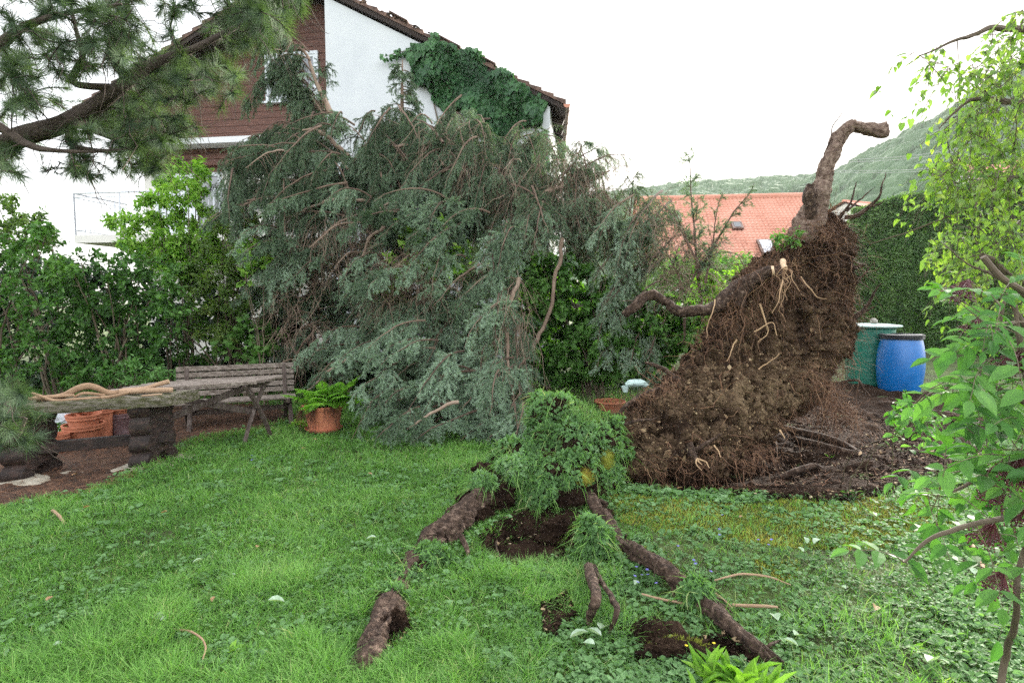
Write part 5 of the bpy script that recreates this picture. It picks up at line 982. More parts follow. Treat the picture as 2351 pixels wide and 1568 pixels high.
def needles_on(C_, per, L, nw, t0, tint0, tint1, spread=.95):
    n = len(C_) * per; idx = np.repeat(np.arange(len(C_)), per); t = 1 - (1 - t0) * R(0, 1, n) ** 1.7; o, T = interp(C_, idx, t); Lc = np.linalg.norm(C_[:, -1] - C_[:, 0], axis=1)[idx]
    end = C_[idx, -1]; o = end - norm(end - o) * np.minimum(np.linalg.norm(end - o, axis=1), .16)[:, None]; rr = norm(np.cross(T, rdir(n))); d = norm(T * R(.35, 1.1, n)[:, None] + rr * spread + [0, 0, -.08])
    b = R(tint0, tint1, len(C_))[idx]; stamp(mb, NEED_V, NEED_F, o, frames(d, rr), np.stack([R(nw * .8, nw * 1.3, n), R(L * .75, L * 1.15, n), np.ones(n)], -1), np.clip(b + R(-.2, .2, n), 0, 1))
needles_on(C_, 130, .085, .0026, 0.3, .2, .9); needles_on(DEAD[0], 40, .05, .002, .3, 0, .25)
nb_ = curves(*[interp(C_, xs_[:200], R(.5, .95, 200))[0], rdir(200)], R(.05, .12, 200), .1, 6, .1); needles_on(nb_, 80, .075, .002, .2, .2, .9)
mb.build('foliage', M['pine'], PINE)['kind'] = 'stuff'

# ------------------------------------------------------------ birch top right
bb = np.array([4.9, 3.9, 0]); BI = thing('birch_tree', 'pale yellow green leafy birch hanging in from the upper right', 'birch', bb); mb = MB()
Pt = limb(mb, [bb + [0, 0, -.2], bb + [-.05, 0, 1.5], bb + [-.1, -.1, 3], bb + [-.2, -.1, 5]], [.12, .1, .08, .05], 12, 40, .1, 9, 3); nb = list(Pt[8::3])
for pts, r in [([bb + [-.05, 0, 1.6], at(2420, 520, 3.4), at(2320, 530, 3.2), at(2240, 600, 3.2)], [.03, .015, .01, .004]), ([bb + [-.1, 0, 2.2], at(2400, 400, 3.2), at(2280, 440, 3.1), at(2180, 500, 3.0), at(2000, 560, 3.0)], [.035, .02, .012, .006, .002]), ([bb + [-.1, 0, 2.6], at(2380, 250, 3.1), at(2240, 235, 3.0), at(2150, 300, 3.0)], [.035, .02, .01, .003]), ([bb + [-.1, 0, 3], at(2380, 80, 3.0), at(2220, 90, 2.9), at(2110, 130, 2.9)], [.035, .018, .009, .003]), ([bb + [0, 0, 1.3], at(2400, 670, 3), at(2260, 590, 2.8)], [.03, .018, .014]), ([bb + [0, 0, 1.2], at(2420, 700, 2.7), at(2330, 660, 2.6), at(2220, 600, 2.6), at(2170, 560, 2.6)], [.025, .014, .008, .004, .002]), ([bb + [-.1, 0, 3.4], at(2420, -60, 3.0), at(2330, -40, 3)], [.035, .018, .009])]:
    P_ = limb(mb, pts, r, 7, 50, .1, 12, 4, wob=.03, tint=.3); nb += list(P_[12:])
BP = [([(2290, 20), (2420, -20), (2420, 640), (2330, 640), (2270, 560), (2290, 300), (2240, 200)], 170), ([(2200, 120), (2330, 60), (2330, 330), (2200, 330), (2160, 260)], 36), ([(2085, 110), (2200, 90), (2210, 180), (2130, 190)], 13), ([(2150, 290), (2260, 220), (2300, 420), (2280, 460), (2160, 420)], 58), ([(2115, 360), (2200, 360), (2230, 430), (2150, 460)], 26), ([(2150, 520), (2260, 480), (2340, 620), (2240, 660), (2190, 600)], 34), ([(2130, 540), (2230, 520), (2260, 680), (2150, 620)], 16)]
Cs = []
for poly, n in BP:
    q_ = spoly(poly, n); C_, r0 = grow(at(q_[:, 0], q_[:, 1], R(2.6, 3.5, n)), nb, .002, .5, 7, .1, .05, .2); tubes(mb, C_, r0, .001, 4, R(0, .6, n)); Cs.append(C_)
C_ = np.concatenate(Cs); e_ = C_[:, -1]; hang = curves(np.repeat(e_, 2, 0), norm(rdir(2 * len(e_)) * .6 + [-.1, 0, -.6]), R(.08, .28, 2 * len(e_)), .5, 7, .05); tubes(mb, hang, .0015, .0008, 3, .3); mb.build('branches', M['stem'], BI)
mb = MB(); BL_V = HEART_V * [1, 1, 1]; leaves_on(mb, hang, 5, .038, BL_V, HEART_F, .72, (.0, .9), .03, .05, .5, base=.5 + .35 * fbm(hang[:, 0] * 2, 2, 9)); mb.build('foliage', M['leafY'], BI)

# ------------------------------------------------------------ elder at the right edge
eb = G(2390, 1560); eb[2] = 0; EL = thing('elder_bush', 'elder bush with large compound leaves and dark red berry clusters at the right edge', 'elder', eb); mb = MB(); ne = []
for pts, r in [([gp(2290, 1600), gp(2310, 1500, .2), at(2335, 1400, 1.75), at(2345, 1290, 1.75), at(2400, 1150, 1.75)], [.014, .012, .01, .009, .01]), ([gp(2400, 1520), at(2420, 1250, 1.8), at(2390, 1000, 1.8), at(2345, 800, 1.85), at(2330, 700, 1.85)], [.022, .02, .016, .01, .006]), ([at(2410, 1180, 1.8), at(2300, 1190, 1.75), at(2200, 1215, 1.7), at(2130, 1240, 1.7), at(2075, 1290, 1.7)], [.013, .01, .008, .006, .003]), ([at(2400, 1050, 1.8), at(2280, 1080, 1.85), at(2180, 1130, 1.85), at(2120, 1120, 1.85)], [.011, .008, .005, .002]), ([at(2400, 950, 1.85), at(2260, 880, 1.9), at(2150, 900, 1.95), at(2110, 920, 2.0)], [.011, .007, .004, .002]), ([at(2400, 700, 2.0), at(2300, 640, 2.0), at(2255, 590, 2.0)], [.012, .012, .011]), ([at(2380, 780, 1.9), at(2310, 690, 1.9), at(2290, 760, 1.9), at(2230, 800, 1.9)], [.01, .006, .005, .002])]:
    P_ = limb(mb, pts, r, 8, 50, .1, 12, 5, wob=.008, tint=.4); ne += list(P_[6:])
EP = [([(2230, 840), (2330, 740), (2420, 700), (2420, 1250), (2330, 1240), (2240, 1170), (2250, 1090), (2260, 980)], 88, .06), ([(2105, 900), (2230, 850), (2250, 960), (2180, 1000)], 9, .04), ([(2100, 1070), (2240, 1050), (2260, 1190), (2150, 1220), (2110, 1150)], 10, .05), ([(2010, 1290), (2120, 1230), (2200, 1230), (2220, 1310), (2060, 1340)], 5, .055), ([(2240, 1200), (2400, 1200), (2400, 1400), (2300, 1360)], 12, .055), ([(2190, 640), (2330, 690), (2300, 800), (2230, 790)], 10, .04), ([(2180, 700), (2400, 560), (2400, 760), (2300, 780)], 9, .04)]
lf = MB(); brs = []
for poly, n, sz_ in EP:
    q_ = spoly(poly, n); C_, r0 = grow(at(q_[:, 0], q_[:, 1], R(1.65, 2.05, n)), ne, .0018, .5, 7, .1, .03, .1); tubes(mb, C_, r0, .0012, 5, R(.2, .9, n)); brs.append(C_); e_ = C_[:, -1]; T_ = norm(C_[:, -1] - C_[:, -3])
    nl = 5; d0_ = norm(T_ + rdir(n) * .35 + [0, 0, -.25]); rc = curves(C_[:, -1], d0_, sz_ * 2.6, .25, 5, .02); tubes(mb, rc, .0014, .0008, 4, .8); up = norm(np.array([0, -.3, .85]) + rdir(n) * .4); sidev = norm(np.cross(d0_, up)); base_t = R(.15, .85, n)
    for (tp, ang) in ((.35, 1), (.35, -1), (.75, 1), (.75, -1), (1, 0)):
        o_, T2 = interp(rc, np.arange(n), np.full(n, tp)); dd = norm(T2 * (.5 if ang else 1) + sidev * ang * .95 + rdir(n) * .12 + [0, 0, -.15]); s = R(sz_ * .85, sz_ * 1.35, n) * 1.25
        stamp(lf, LEAF_V, LEAF_F, o_, frames(dd, up + rdir(n) * .2), np.stack([s * .5, s, s], -1), np.clip(base_t + R(-.15, .15, n), 0, 1))
mb.build('stems', M['stem'], EL); lf.build('foliage', M['leafE'], EL)
def berries(u_, v_, Y_, rad, n):
    c = at(u_, v_, Y_); st_ = MB(); bm_ = MB(); o_ = c + np.array([rad * .5, 0, rad * .9]); D = norm(rdir(n) * [1, 1, .45] + [0, 0, -.15]); e_ = c + D * rad * 1.1 * R(.35, 1.0, n)[:, None]
    P_ = o_ + (e_ - o_)[:, None] * np.linspace(0, 1, 4)[None, :, None]; tubes(st_, P_, .0008, .0004, 3)
    ico = np.array([[0, 0, 1], [.89, 0, .45], [.28, .85, .45], [-.72, .53, .45], [-.72, -.53, .45], [.28, -.85, .45], [.72, .53, -.45], [-.28, .85, -.45], [-.89, 0, -.45], [-.28, -.85, -.45], [.72, -.53, -.45], [0, 0, -1]])
    icf = np.array([[0, 1, 2], [0, 2, 3], [0, 3, 4], [0, 4, 5], [0, 5, 1], [1, 6, 2], [2, 7, 3], [3, 8, 4], [4, 9, 5], [5, 10, 1], [2, 6, 7], [3, 7, 8], [4, 8, 9], [5, 9, 10], [1, 10, 6], [6, 11, 7], [7, 11, 8], [8, 11, 9], [9, 11, 10], [10, 11, 6]])
    stamp(st_, ico, icf, e_, frames(rdir(n), rdir(n)), R(.0028, .0044, n), R(0, 1, n), 1); st_.build('berry_cluster', [M['berrystem'], M['berry']], EL)
for a in [(2205, 672, 1.95, .055, 140), (2232, 752, 1.95, .04, 90), (2325, 838, 1.85, .06, 160), (2318, 1090, 1.7, .07, 200), (2280, 1140, 1.8, .05, 110), (2262, 1232, 1.75, .055, 130), (2340, 1190, 1.75, .05, 120), (2285, 1340, 1.7, .05, 120)]: berries(*a)
shrub('weed_sprig', 'light green leafy sprig standing in the bare soil in front of the barrels', 'plant', [(2020, 960), (2080, 900), (2120, 920), (2160, 960), (2130, 1010), (2050, 1010), (2160, 1040), (2090, 1050)], (2.9, 3.3), 24, 7, .055, 'leafE', stems=4, asp=.65, base_px=at(1990, 1055, 4.4) * [1, 1, 0], r=.006, tint=(.1, .9), zmin=.1)

# ------------------------------------------------------------ furniture
def legshape(n=60):
    """lobed outline (depth, height) of a rustic plank leg with an arch cut in its foot"""
    return None
ld = norm(np.array([.895, .447, 0])); lp = norm(np.array([.18, .98, 0])); lc = np.array([G(385, 908, .70)[0], G(385, 908, .70)[1], 0])     # near right corner of the slab
TB = thing('rustic_table', 'heavy slab table on lobed log legs with a mossy edge and sticks on top', 'table', lc - ld * .8)
mb = MB(); sec = []; nn_ = 10
sec = [(-.21, -.075), (-.2, -.1), (-.12, -.112), (.12, -.112), (.2, -.1), (.21, -.07), (.2, -.03), (.19, 0), (.08, .002), (-.08, -.002), (-.2, 0), (-.214, -.03)]
cc = lc + lp * .21; extr(mb, sec, cc - ld * 1.75 + ZU * .70, cc + ld * .0 + ZU * .70, -lp * -1, ZU, 60, .022, seed=4); mb.build('tabletop', M['logwood'], TB)
def log_leg(c0, name='leg'):
    mb = MB(); hgt = .595; pts = []; N_ = 48
    for i in range(N_ + 1):
        z = hgt * i / N_; ph = z / hgt * 3.5; lob = abs(sin(ph * pi + .3)) ** .6 ; pts.append((.12 + .055 * lob * (1 + .25 * sin(z * 9 + 1)), z))
    left = [(-x, z) for x, z in pts[::-1]]
    arch = [(-.085 + .17 * k / 10, .13 * math.sin(pi * k / 10) ** .8 if 0 < k < 10 else 0) for k in range(11)]
    ring = pts + left + arch[0:11]
    # strips from the arch/bottom upwards keep the concave outline clean
    xs_, A_, B_ = None, c0 - ld * .08, c0 + ld * .08
    rows = []
    for (x, z) in pts:
        ai = 0.0
        if z < .125: ai = .085 * math.sqrt(max(0, 1 - (z / .13) ** 2))
        rows.append((ai, x, z))
    for sg in (-1, 1):
        V = []; F_ = []
        for (ai, x, z) in rows:
            for E in (A_, B_):
                V.append(E + lp * sg * ai + ZU * z); V.append(E + lp * sg * x + ZU * z)
        for i in range(len(rows) - 1):
            b = i * 4; n_ = b + 4; F_ += [[b, b + 1, n_ + 1, n_], [b + 2, n_ + 2, n_ + 3, b + 3], [b + 1, b + 3, n_ + 3, n_ + 1]]
            if rows[i][0] > 0: F_.append([b, n_, n_ + 2, b + 2])
        mb.add(np.array(V) + np.stack([fbm(np.array(V) * 12, 2, 5)] * 3, -1) * .004, np.array(F_)); mb.add(np.array(V)[[0, 1, 3, 2]], np.array([[0, 1, 2, 3]]))
    mb.build(name, M['darkwood'], TB)
log_leg(cc - ld * .28); log_leg(cc - ld * 1.22)
mb = MB(); beam(mb, cc - ld * 1.5 + ZU * .27, cc - ld * .1 + ZU * .27, .07, .1, jit=.004, segs=12); mb.build('stretcher', M['darkwood'], TB)
for dx_, dy_, r_, s_ in ((-.28, -.12, (.3, .2, .03), 3), (-.15, .15, (.22, .14, .025), 5), (-1.22, -.1, (.28, .2, .035), 7), (-.95, .0, (.14, .08, .02), 9), (-.8, -.1, (.12, .07, .02), 11)):
    c = cc + ld * dx_ + lp * dy_; c[2] = float(gz(c[0], c[1])) - .0; mb = MB(); blob(mb, c, r_, 14, s_, .35, fr=2)
    tag(mb.build('flagstone', M['flag']), {3: 'pale flat stone under the right leg of the rustic table', 5: 'small flat stone behind the right leg of the rustic table', 7: 'mossy flat stone under the left leg of the rustic table', 9: 'thin grey stone slab lying between the rustic table legs', 11: 'smallest pale stone beside the left leg of the rustic table'}[s_], 'stone', 'stones under the rustic table')
def tp(u_, v_, dz):   # point over the slab's middle line seen at (u,v)
    d = ray(u_, v_); a = cc[:2]; b = ld[:2]; Am = np.array([[d[0], -b[0]], [d[1], -b[1]]]); t = np.linalg.solve(Am, a); return np.array([0, 0, H]) + d * t[0]
ST = [([(85, 932), (120, 920), (148, 907), (178, 892), (203, 886), (220, 890), (250, 902), (280, 900)], [.022, .026, .028, .03, .03, .028, .026, .026], 'thickest brown branch with a hump lying on the slab table'), ([(274, 900), (310, 898), (345, 896), (397, 895)], [.03, .027, .025, .024], 'pale straight pole with a cut end on the slab table'), ([(280, 897), (330, 893), (360, 884), (388, 876)], [.024, .024, .022, .024], 'pale pole tilted upwards at the right end of the pile'), ([(72, 903), (97, 911), (126, 922), (175, 919), (232, 916)], [.013, .014, .013, .012, .01], 'thin bent stick along the front of the slab table'), ([(66, 915), (97, 912), (136, 909), (170, 907)], [.014, .018, .016, .012], 'grey stick end poking out of the pile at the left'), ([(232, 920), (252, 911), (286, 904), (300, 900)], [.013, .015, .015, .012], 'short forked stick below the pale pole'), ([(170, 912), (194, 903), (241, 907)], [.012, .014, .014], 'short stick tucked under the humped branch'), ([(326, 916), (342, 909), (372, 904)], [.007, .009, .007], 'short whitish twig at the right front of the slab table'), ([(300, 893), (345, 887), (378, 877)], [.009, .011, .008], 'yellowish thin stick on top of the pile')]
for i, (pts, r, lab) in enumerate(ST):
    off = [0, -.02, .07, -.12, -.06, -.14, -.04, -.15, .1][i]; P_ = []
    for k_, (u_, v_) in enumerate(pts):
        d = ray(u_, v_); a = cc[:2] + lp[:2] * off; b = ld[:2]; t = np.linalg.solve(np.array([[d[0], -b[0]], [d[1], -b[1]]]), a); p = np.array([0, 0, H]) + d * t[0]; p[2] = max(p[2], .70 + r[min(k_, len(r) - 1)] * .85); P_.append(p)
    mb = MB(); limb(mb, P_, r, 12, 50, .12, 22, i + 3, 0, 1, tint=[.25, .7, .6, .5, .5, .4, .3, .8, .6][i], wob=.006); tag(mb.build('stick', [M['stick'], M['cutwood']], smooth=False), lab, 'stick', 'sticks piled on the slab table')

# X-legged table
tn_, tf2 = G(581, 875, .72), G(620, 859, .72); tn_[2] = tf2[2] = 0; xd = norm(np.array([.876, .481, 0])); xp = norm(np.array([.2, .98, 0])); W_ = .56; xc = tn_ + xp * W_ / 2
XT = thing('wooden_table', 'weathered plank table on crossed legs in front of the bench', 'table', xc - xd * .6)
mb = MB(); nb_ = 5
for i in range(nb_):
    c = tn_ + xp * (W_ / nb_ * (i + .5)) + ZU * .70; beam(mb, c - xd * 1.34 + xd * .02 * (i % 2), c + xd * (.0 + .015 * (i % 3)), W_ / nb_ - .008, .035, segs=20, jit=.0025, seed=i, tint=R(.3, .7))
mb.build('tabletop', M['weather'], XT)
def curved_leg(A, B, bend, w_, t_, par, m_, name='leg', ax=None):
    mb = MB(); s = np.linspace(0, 1, 12)[:, None]; P_ = A + (B - A) * s + bend * 4 * s * (1 - s); T = norm(np.gradient(P_, axis=0)); X = np.asarray(ax); Zv = norm(np.cross(T, X)); sec = rect(t_, w_, .006); k = 8; off = np.array(sec)
    V = P_[:, None] + off[None, :, :1] * X + off[None, :, 1:] * Zv[:, None]; j = (np.arange(11) * k)[:, None]; q = np.arange(k)[None]; q2 = (q + 1) % k
    mb.add(V.reshape(-1, 3), np.stack([j + q, j + q2, j + k + q2, j + k + q], -1).reshape(-1, 4)); mb.add(V[0], np.array([list(range(k))[::-1]])); mb.add(V[-1], np.array([list(range(k))])); return mb.build(name, m_, par)
M['legw'] = mat('leg_wood', [(.03, .02, .016), (.07, .05, .04), (.14, .115, .1)], rough=.8, scale=8, stretch=(4, 4, 1.2), bump=.5)
for i, e in enumerate((-.16, -1.15)):
    c = xc + xd * e; curved_leg(c - xp * .2, c + xp * .25 + ZU * .69, -xp * .04 + ZU * 0, .085, .045, XT, M['legw'], ax=xd); c2 = c + xd * .05; curved_leg(c2 + xp * .2, c2 - xp * .25 + ZU * .69, xp * .04, .085, .045, XT, M['legw'], ax=xd)
    mb = MB(); beam(mb, c + xd * .02 - xp * .22 + ZU * .655, c + xd * .02 + xp * .22 + ZU * .655, .06, .05, c=.003); mb.build('cleat', M['legw'], XT)
for a_, b_ in ((( -1.12, .6), (-.16, .33)), ((-.2, .64), (-1.12, .3))):
    mb = MB(); beam(mb, xc + xd * a_[0] + ZU * a_[1] + xp * (.03 if a_[0] < -1 else -.03), xc + xd * b_[0] + ZU * b_[1] + xp * (.03 if a_[0] < -1 else -.03), .035, .07); mb.build('brace', M['legw'], XT)

# bench
br_ = at(673, 829, 7.32); bl_ = at(404, 845, 6.78); zt = (br_[2] + bl_[2]) / 2; bd = norm((br_ - bl_) * [1, 1, 0]); bp = np.array([bd[1], -bd[0], 0]); LB = np.linalg.norm((br_ - bl_)[:2]); b0 = np.array([bl_[0], bl_[1], 0])
BN = thing('garden_bench', 'weathered grey slatted bench with curved legs behind the crossed leg table', 'bench', b0 + bd * LB / 2)
seatz = zt - .42
for i in range(5):
    z = zt - .035 - i * .078; o = -.0 + .018 * i; mb = MB(); beam(mb, b0 + ZU * z + bp * o, b0 + bd * LB + ZU * z + bp * o, .024, .062, segs=14, jit=.002, seed=i); mb.build('back_slat', M['weather'], BN)
for i in range(4):
    mb = MB(); o = .13 + i * .095; beam(mb, b0 + ZU * (seatz - .012 * (i == 0)) + bp * o, b0 + bd * LB + ZU * (seatz - .012 * (i == 0)) + bp * o, .085, .028, segs=14, jit=.002, seed=i + 9); mb.build('seat_slat', M['weather'], BN)
for e in (.12, LB - .12):
    c = b0 + bd * e; curved_leg(c + bp * .04 + ZU * 0, c + bp * .42 + ZU * (seatz - .02), bp * -.03, .07, .05, BN, M['legw'], ax=bd); c2 = c + bd * .05; curved_leg(c2 + bp * .5, c2 + bp * .1 + ZU * (seatz - .02), bp * .04 + ZU * .02, .08, .05, BN, M['legw'], ax=bd)
    mb = MB(); beam(mb, c + bp * .13 + ZU * (seatz - .14), c - bp * .015 + ZU * (zt - .0), .045, .05, bd); mb.build('back_post', M['legw'], BN); mb = MB(); beam(mb, c + bd * .02 + bp * .08 + ZU * (seatz - .04), c + bd * .02 + bp * .46 + ZU * (seatz - .04), .045, .05); mb.build('seat_rail', M['legw'], BN)
mb = MB(); beam(mb, b0 + bd * .12 + bp * .26 + ZU * .2, b0 + bd * (LB - .12) + bp * .26 + ZU * .2, .04, .06); mb.build('stretcher', M['legw'], BN)

# ------------------------------------------------------------ pots
def pot(name, label, c, r, h, m_, rimh=.06, n=48, group='old plant pots under the rustic table', tl_=(0, 0)):
    c = np.asarray(c, float); mb = MB(); rb_ = r * .74
    prof = [(0, 0.002), (rb_, 0), (rb_ + .004, .01), (r * .95, h - rimh), (r * 1.0, h - rimh), (r * 1.04, h - rimh + .008), (r * 1.03, h - .03), (r * 1.07, h - .02), (r * 1.07, h), (r * .98, h), (r * .96, h - .01), (r * .86, h * .6), (rb_ * .9, .03), (0, .03)]
    lathe(mb, prof, c, n, tint=.5); o = mb.build(name, m_, smooth=False, loc=c)
    if tl_ != (0, 0): o.rotation_euler = (tl_[0], tl_[1], 0)
    return tag(o, label, 'plant pot', group)
fc = G(744, 990); fc[2] = float(gz(fc[0], fc[1])) + .035
mb = MB(); lathe(mb, [(0, 0), (.2, 0), (.225, .03), (.22, .032), (.2, .012), (0, .012)], fc - [0, 0, .015], 40); tag(mb.build('saucer', M['terra'], loc=fc), 'terracotta saucer under the fern pot on the lawn', 'saucer')
pot('terracotta_pot', 'large orange terracotta pot holding the fern with dry roots hanging over its rim', fc, .235, .30, M['terra'], .05, 56, None)
mb = MB(); blob(mb, fc + [0, 0, .255], (.21, .21, .03), 14, 3, .2); tag(mb.build('potting_soil', M['soil']), 'dark soil filling the top of the fern pot', None, kind='stuff')
FN = thing('fern', 'bright green fern growing in the large terracotta pot', 'fern', fc + [0, 0, .27]); nf = 60; azf = R(0, 2 * pi, nf); nf = nf; azf = np.where(rng.random(nf) < .25, R(-.6, .3, nf), azf)
d = np.stack([np.cos(azf) * R(.5, 1, nf), np.sin(azf) * R(.5, 1, nf), R(.4, 1.5, nf)], -1); FC = curves(fc + [0, 0, .27] + rdir(nf) * [.12, .12, 0], d, R(.36, .62, nf) * np.where(np.cos(azf) > .5, 1.15, 1), R(.25, .85, nf), 9, .03)
st_, lf_ = MB(), MB(); tubes(st_, FC, .0025, .001, 4, .3)
for k_ in range(26):
    t = .14 + .84 * k_ / 25; ln = .09 * math.sin(pi * min(1, .12 + .9 * t)) ** .8 + .008
    for sg in (-1, 1):
        o_, T_ = interp(FC, np.arange(nf), np.full(nf, t)); S_ = norm(np.cross(T_, ZU + rdir(nf) * .1)) * sg; dd = norm(S_ + T_ * .35 + [0, 0, -.15]); s = ln * R(.8, 1.2, nf)
        stamp(lf_, LEAF_V, LEAF_F, o_, frames(dd, ZU + rdir(nf) * .3), np.stack([s * .28, s, s], -1), np.clip(.5 + .4 * fbm(FC[:, -1] * 4, 2, 3) + R(-.15, .15, nf), 0, 1))
st_.build('stems', M['fern'], FN); lf_.build('fronds', M['fern'], FN)
mb = MB(); n = 130; a_ = np.concatenate([R(-2.1, -1.6, 60), R(-1.2, -.5, 40), R(-2.9, -2.4, 30)]); o_ = fc + np.stack([np.cos(a_) * .25, np.sin(a_) * .25, np.full(n, .3)], -1); P_ = curves(o_, np.stack([np.cos(a_) * .4, np.sin(a_) * .4, -np.ones(n)], -1), R(.06, .2, n), .3, 6, .2); tubes(mb, P_, .0028, .0012, 4, R(0, 1, n))
tag(mb.build('dry_vine', M['rope']), 'dark dried runners hanging over the rim of the fern pot', 'dried plant')
p_ = G(697, 985); x = R(-.13, .1, 160) + p_[0]; y = R(-.1, .15, 160) + p_[1]; mb = MB(); rosettes(mb, x, y, gz(x, y) + R(.0, .09, 160), 5, R(.02, .04, 160), R(.2, 1, 160), .9); tag(mb.build('weed_clump', M['leafA'], loc=(0, 0, 0)), 'small feathery green weed at the left foot of the fern pot', 'weed')
def gd(u_, v_): p = G(u_, v_); p[2] = float(gz(p[0], p[1])) + .01; return p
pB = gd(194, 1026); pot('terracotta_pot', 'wide terracotta pot with another pot stacked inside it', pB, .185, .24, M['terra'])
pot('terracotta_pot', 'terracotta pot of shards standing inside the wide pot', pB + [.01, 0, .14], .155, .21, M['terra'])
for i in range(5): mb = MB(); c = pB + [R(-.08, .08), R(-.06, .06), .34]; beam(mb, c, c + norm(rdir(1)[0] + [0, 0, .6]) * .14, .09, .012, rdir(1)[0]); tag(mb.build('pot_shard', M['terra']), 'broken curved terracotta shard heaped in the topmost pot', 'shard', 'shards in the pot')
pot('terracotta_pot', 'tall pinkish terracotta pot behind the stacked pair', gd(232, 1008), .14, .36, M['terra'])
pot('glazed_pot', 'dark purple glazed pot beside the log leg of the table', gd(278, 1000), .13, .27, M['terrared'])
pot('terracotta_pot', 'shallow orange pot resting on the dark glazed pot', gd(278, 1000) + [0, 0, .26], .12, .08, M['terra'], .03)
pot('terracotta_pot', 'small brownish pot near the left log leg', gd(138, 1040), .09, .2, M['terra'])
pk = gd(144, 1022); mb = MB(); lathe(mb, [(0, 0), (.09, 0), (.1, .01), (.135, .33), (.14, .335), (.14, .35), (.13, .35), (.095, .02), (0, .02)], pk + [0, .1, .04], 36); wb_ = mb.build('white_bucket', M['plastwhite'], loc=pk); tag(wb_, 'white plastic bucket among the old pots', 'bucket')
mb = MB(); c = pk + [.0, .1, .04]; beam(mb, c + [-.05, -.16, .27], c + [-.02, -.16, .27], .03, .03, c=.01); limb(mb, cat([c + [-.14, 0, .33], c + [0, -.17, .2], c + [.14, 0, .33]], 14), [.004, .004], 6, 20, 0); mb.build('handle', M['black'], wb_)
p_ = pk + [.06, -.08, .1]; mb = MB(); x = R(-.1, .1, 60) + p_[0]; y = R(-.08, .08, 60) + p_[1]; rosettes(mb, x, y, R(.02, .26, 60) + 0, 5, R(.025, .05, 60), R(.2, 1, 60), .9); tag(mb.build('weed_clump', M['leafB']), 'leafy weed growing up between the white bucket and the pots', 'weed')
pr = gd(1400, 945) ; mb = MB(); lathe(mb, [(0, .0), (.15, 0), (.2, .12), (.22, .125), (.23, .14), (.22, .155), (.2, .15), (.19, .12), (.14, .03), (0, .03)], pr, 44); tag(mb.build('planter_bowl', M['terra'], loc=pr), 'round terracotta bowl half hidden behind the left tip of the root plate', 'bowl')
x = R(-.35, .4, 260) + pr[0]; y = R(-.1, .9, 260) + pr[1]; mb = MB(); blades(mb, x, y, gz(x, y) + .03, R(.12, .3, 260), R(.004, .007, 260), R(.1, .5, 260), R(.2, .8, 260)); tag(mb.build('tall_grass', M['weed']), 'taller wispy weeds growing around the terracotta bowl', None, kind='stuff')

# ------------------------------------------------------------ rain barrels
gb_ = gd(1992, 884); rG = .40; hG = 1.12
GB = thing('rain_barrel', 'tall dark green barrel with a pale lid and a stone on it', 'barrel', gb_); mb = MB()
prof = [(0, 0), (rG * .9, 0), (rG * .93, .02)]
for k_ in range(40): z = .02 + (hG - .05) * k_ / 39; prof.append((rG * (.94 + .1 * k_ / 39) + .006 * (abs((z % .33) - .16) < .012), z))
prof += [(rG * 1.08, hG - .03), (rG * 1.08, hG), (rG * 1.0, hG), (rG * .98, hG - .04)]; lathe(mb, prof, gb_, 64); mb.build('body', M['greenp'], GB, smooth=True)
mb = MB(); rl = rG * 1.26; lathe(mb, [(rG * 1.1, hG - .02), (rl, hG - .0), (rl + .015, hG + .015), (rl, hG + .03), (rl * .9, hG + .035), (rl * .6, hG + .05), (0, hG + .055)], gb_, 64); mb.build('lid', M['lid'], GB, smooth=True)
mb = MB(); c = gb_ + [0, -.1, hG + .1]; blob(mb, c, (.065, .06, .06), 14, 4, .2); tag(mb.build('stone', M['stone'], smooth=True), 'rounded grey stone weighing down the barrel lid', 'stone')
bb_ = gd(2064, 897); BBo = thing('plastic_drum', 'bright blue plastic drum with a black lid beside the green barrel', 'drum', bb_); mb = MB(); hB_ = 1.02; prof = [(0, 0), (.29, 0), (.30, .015)]
for k_ in range(40): t = k_ / 39; prof.append((.30 + .07 * math.sin(pi * (t * .94 + .03)) ** .75, .015 + (hB_ - .1) * t))
prof += [(.31, hB_ - .07), (.31, hB_ - .02), (0, hB_ - .02)]; lathe(mb, prof, bb_, 72); mb.build('body', M['bluep'], BBo, smooth=True)
mb = MB(); lathe(mb, [(.315, hB_ - .085), (.34, hB_ - .08), (.345, hB_ - .06), (.335, hB_ - .05), (.345, hB_ - .035), (.345, hB_), (.32, hB_ + .005), (.3, hB_ - .01), (0, hB_ - .008)], bb_, 72); mb.build('lid', M['black'], BBo)
mb = MB(); blob(mb, at(1462, 880, 6.7), (.14, .08, .05), 14, 4, .4); limb(mb, [at(1436, 886, 6.7), at(1437, 900, 6.7)], [.05, .03], 8, 6, .3); tag(mb.build('plastic_sheet', M['lid']), 'crumpled whitish plastic lying behind the root plate', 'plastic')

# ------------------------------------------------------------ loose wood, leaves, flowers
def log(name, pts, r, lab, grp=None, m_='bark', seed=1, cap=1, sides=14):
    mb = MB(); P_ = [np.array([*(G(u_, v_)[:2]), dz]) for u_, v_, dz in pts]
    for p in P_: p[2] += float(gz(p[0], p[1]))
    limb(mb, P_, r, sides, 50, .12, 20, seed, 0, cap, wob=.008); return tag(mb.build(name, [M[m_], M['cutwood']]), lab, 'branch', grp)
log('cut_branch', [(1792, 1004, .12), (1850, 1012, .1), (1900, 1022, .09), (1945, 1035, .07), (1975, 1048, .06)], [.042, .04, .037, .03, .02], 'upper sawn branch with a pale cut end lying on the bare soil', 'sawn branches on the soil', seed=2)
log('cut_branch', [(1828, 1018, .07), (1880, 1030, .07), (1930, 1040, .06), (1972, 1048, .05)], [.034, .033, .03, .025], 'lower sawn branch lying beside the longer one on the soil', 'sawn branches on the soil', seed=3)
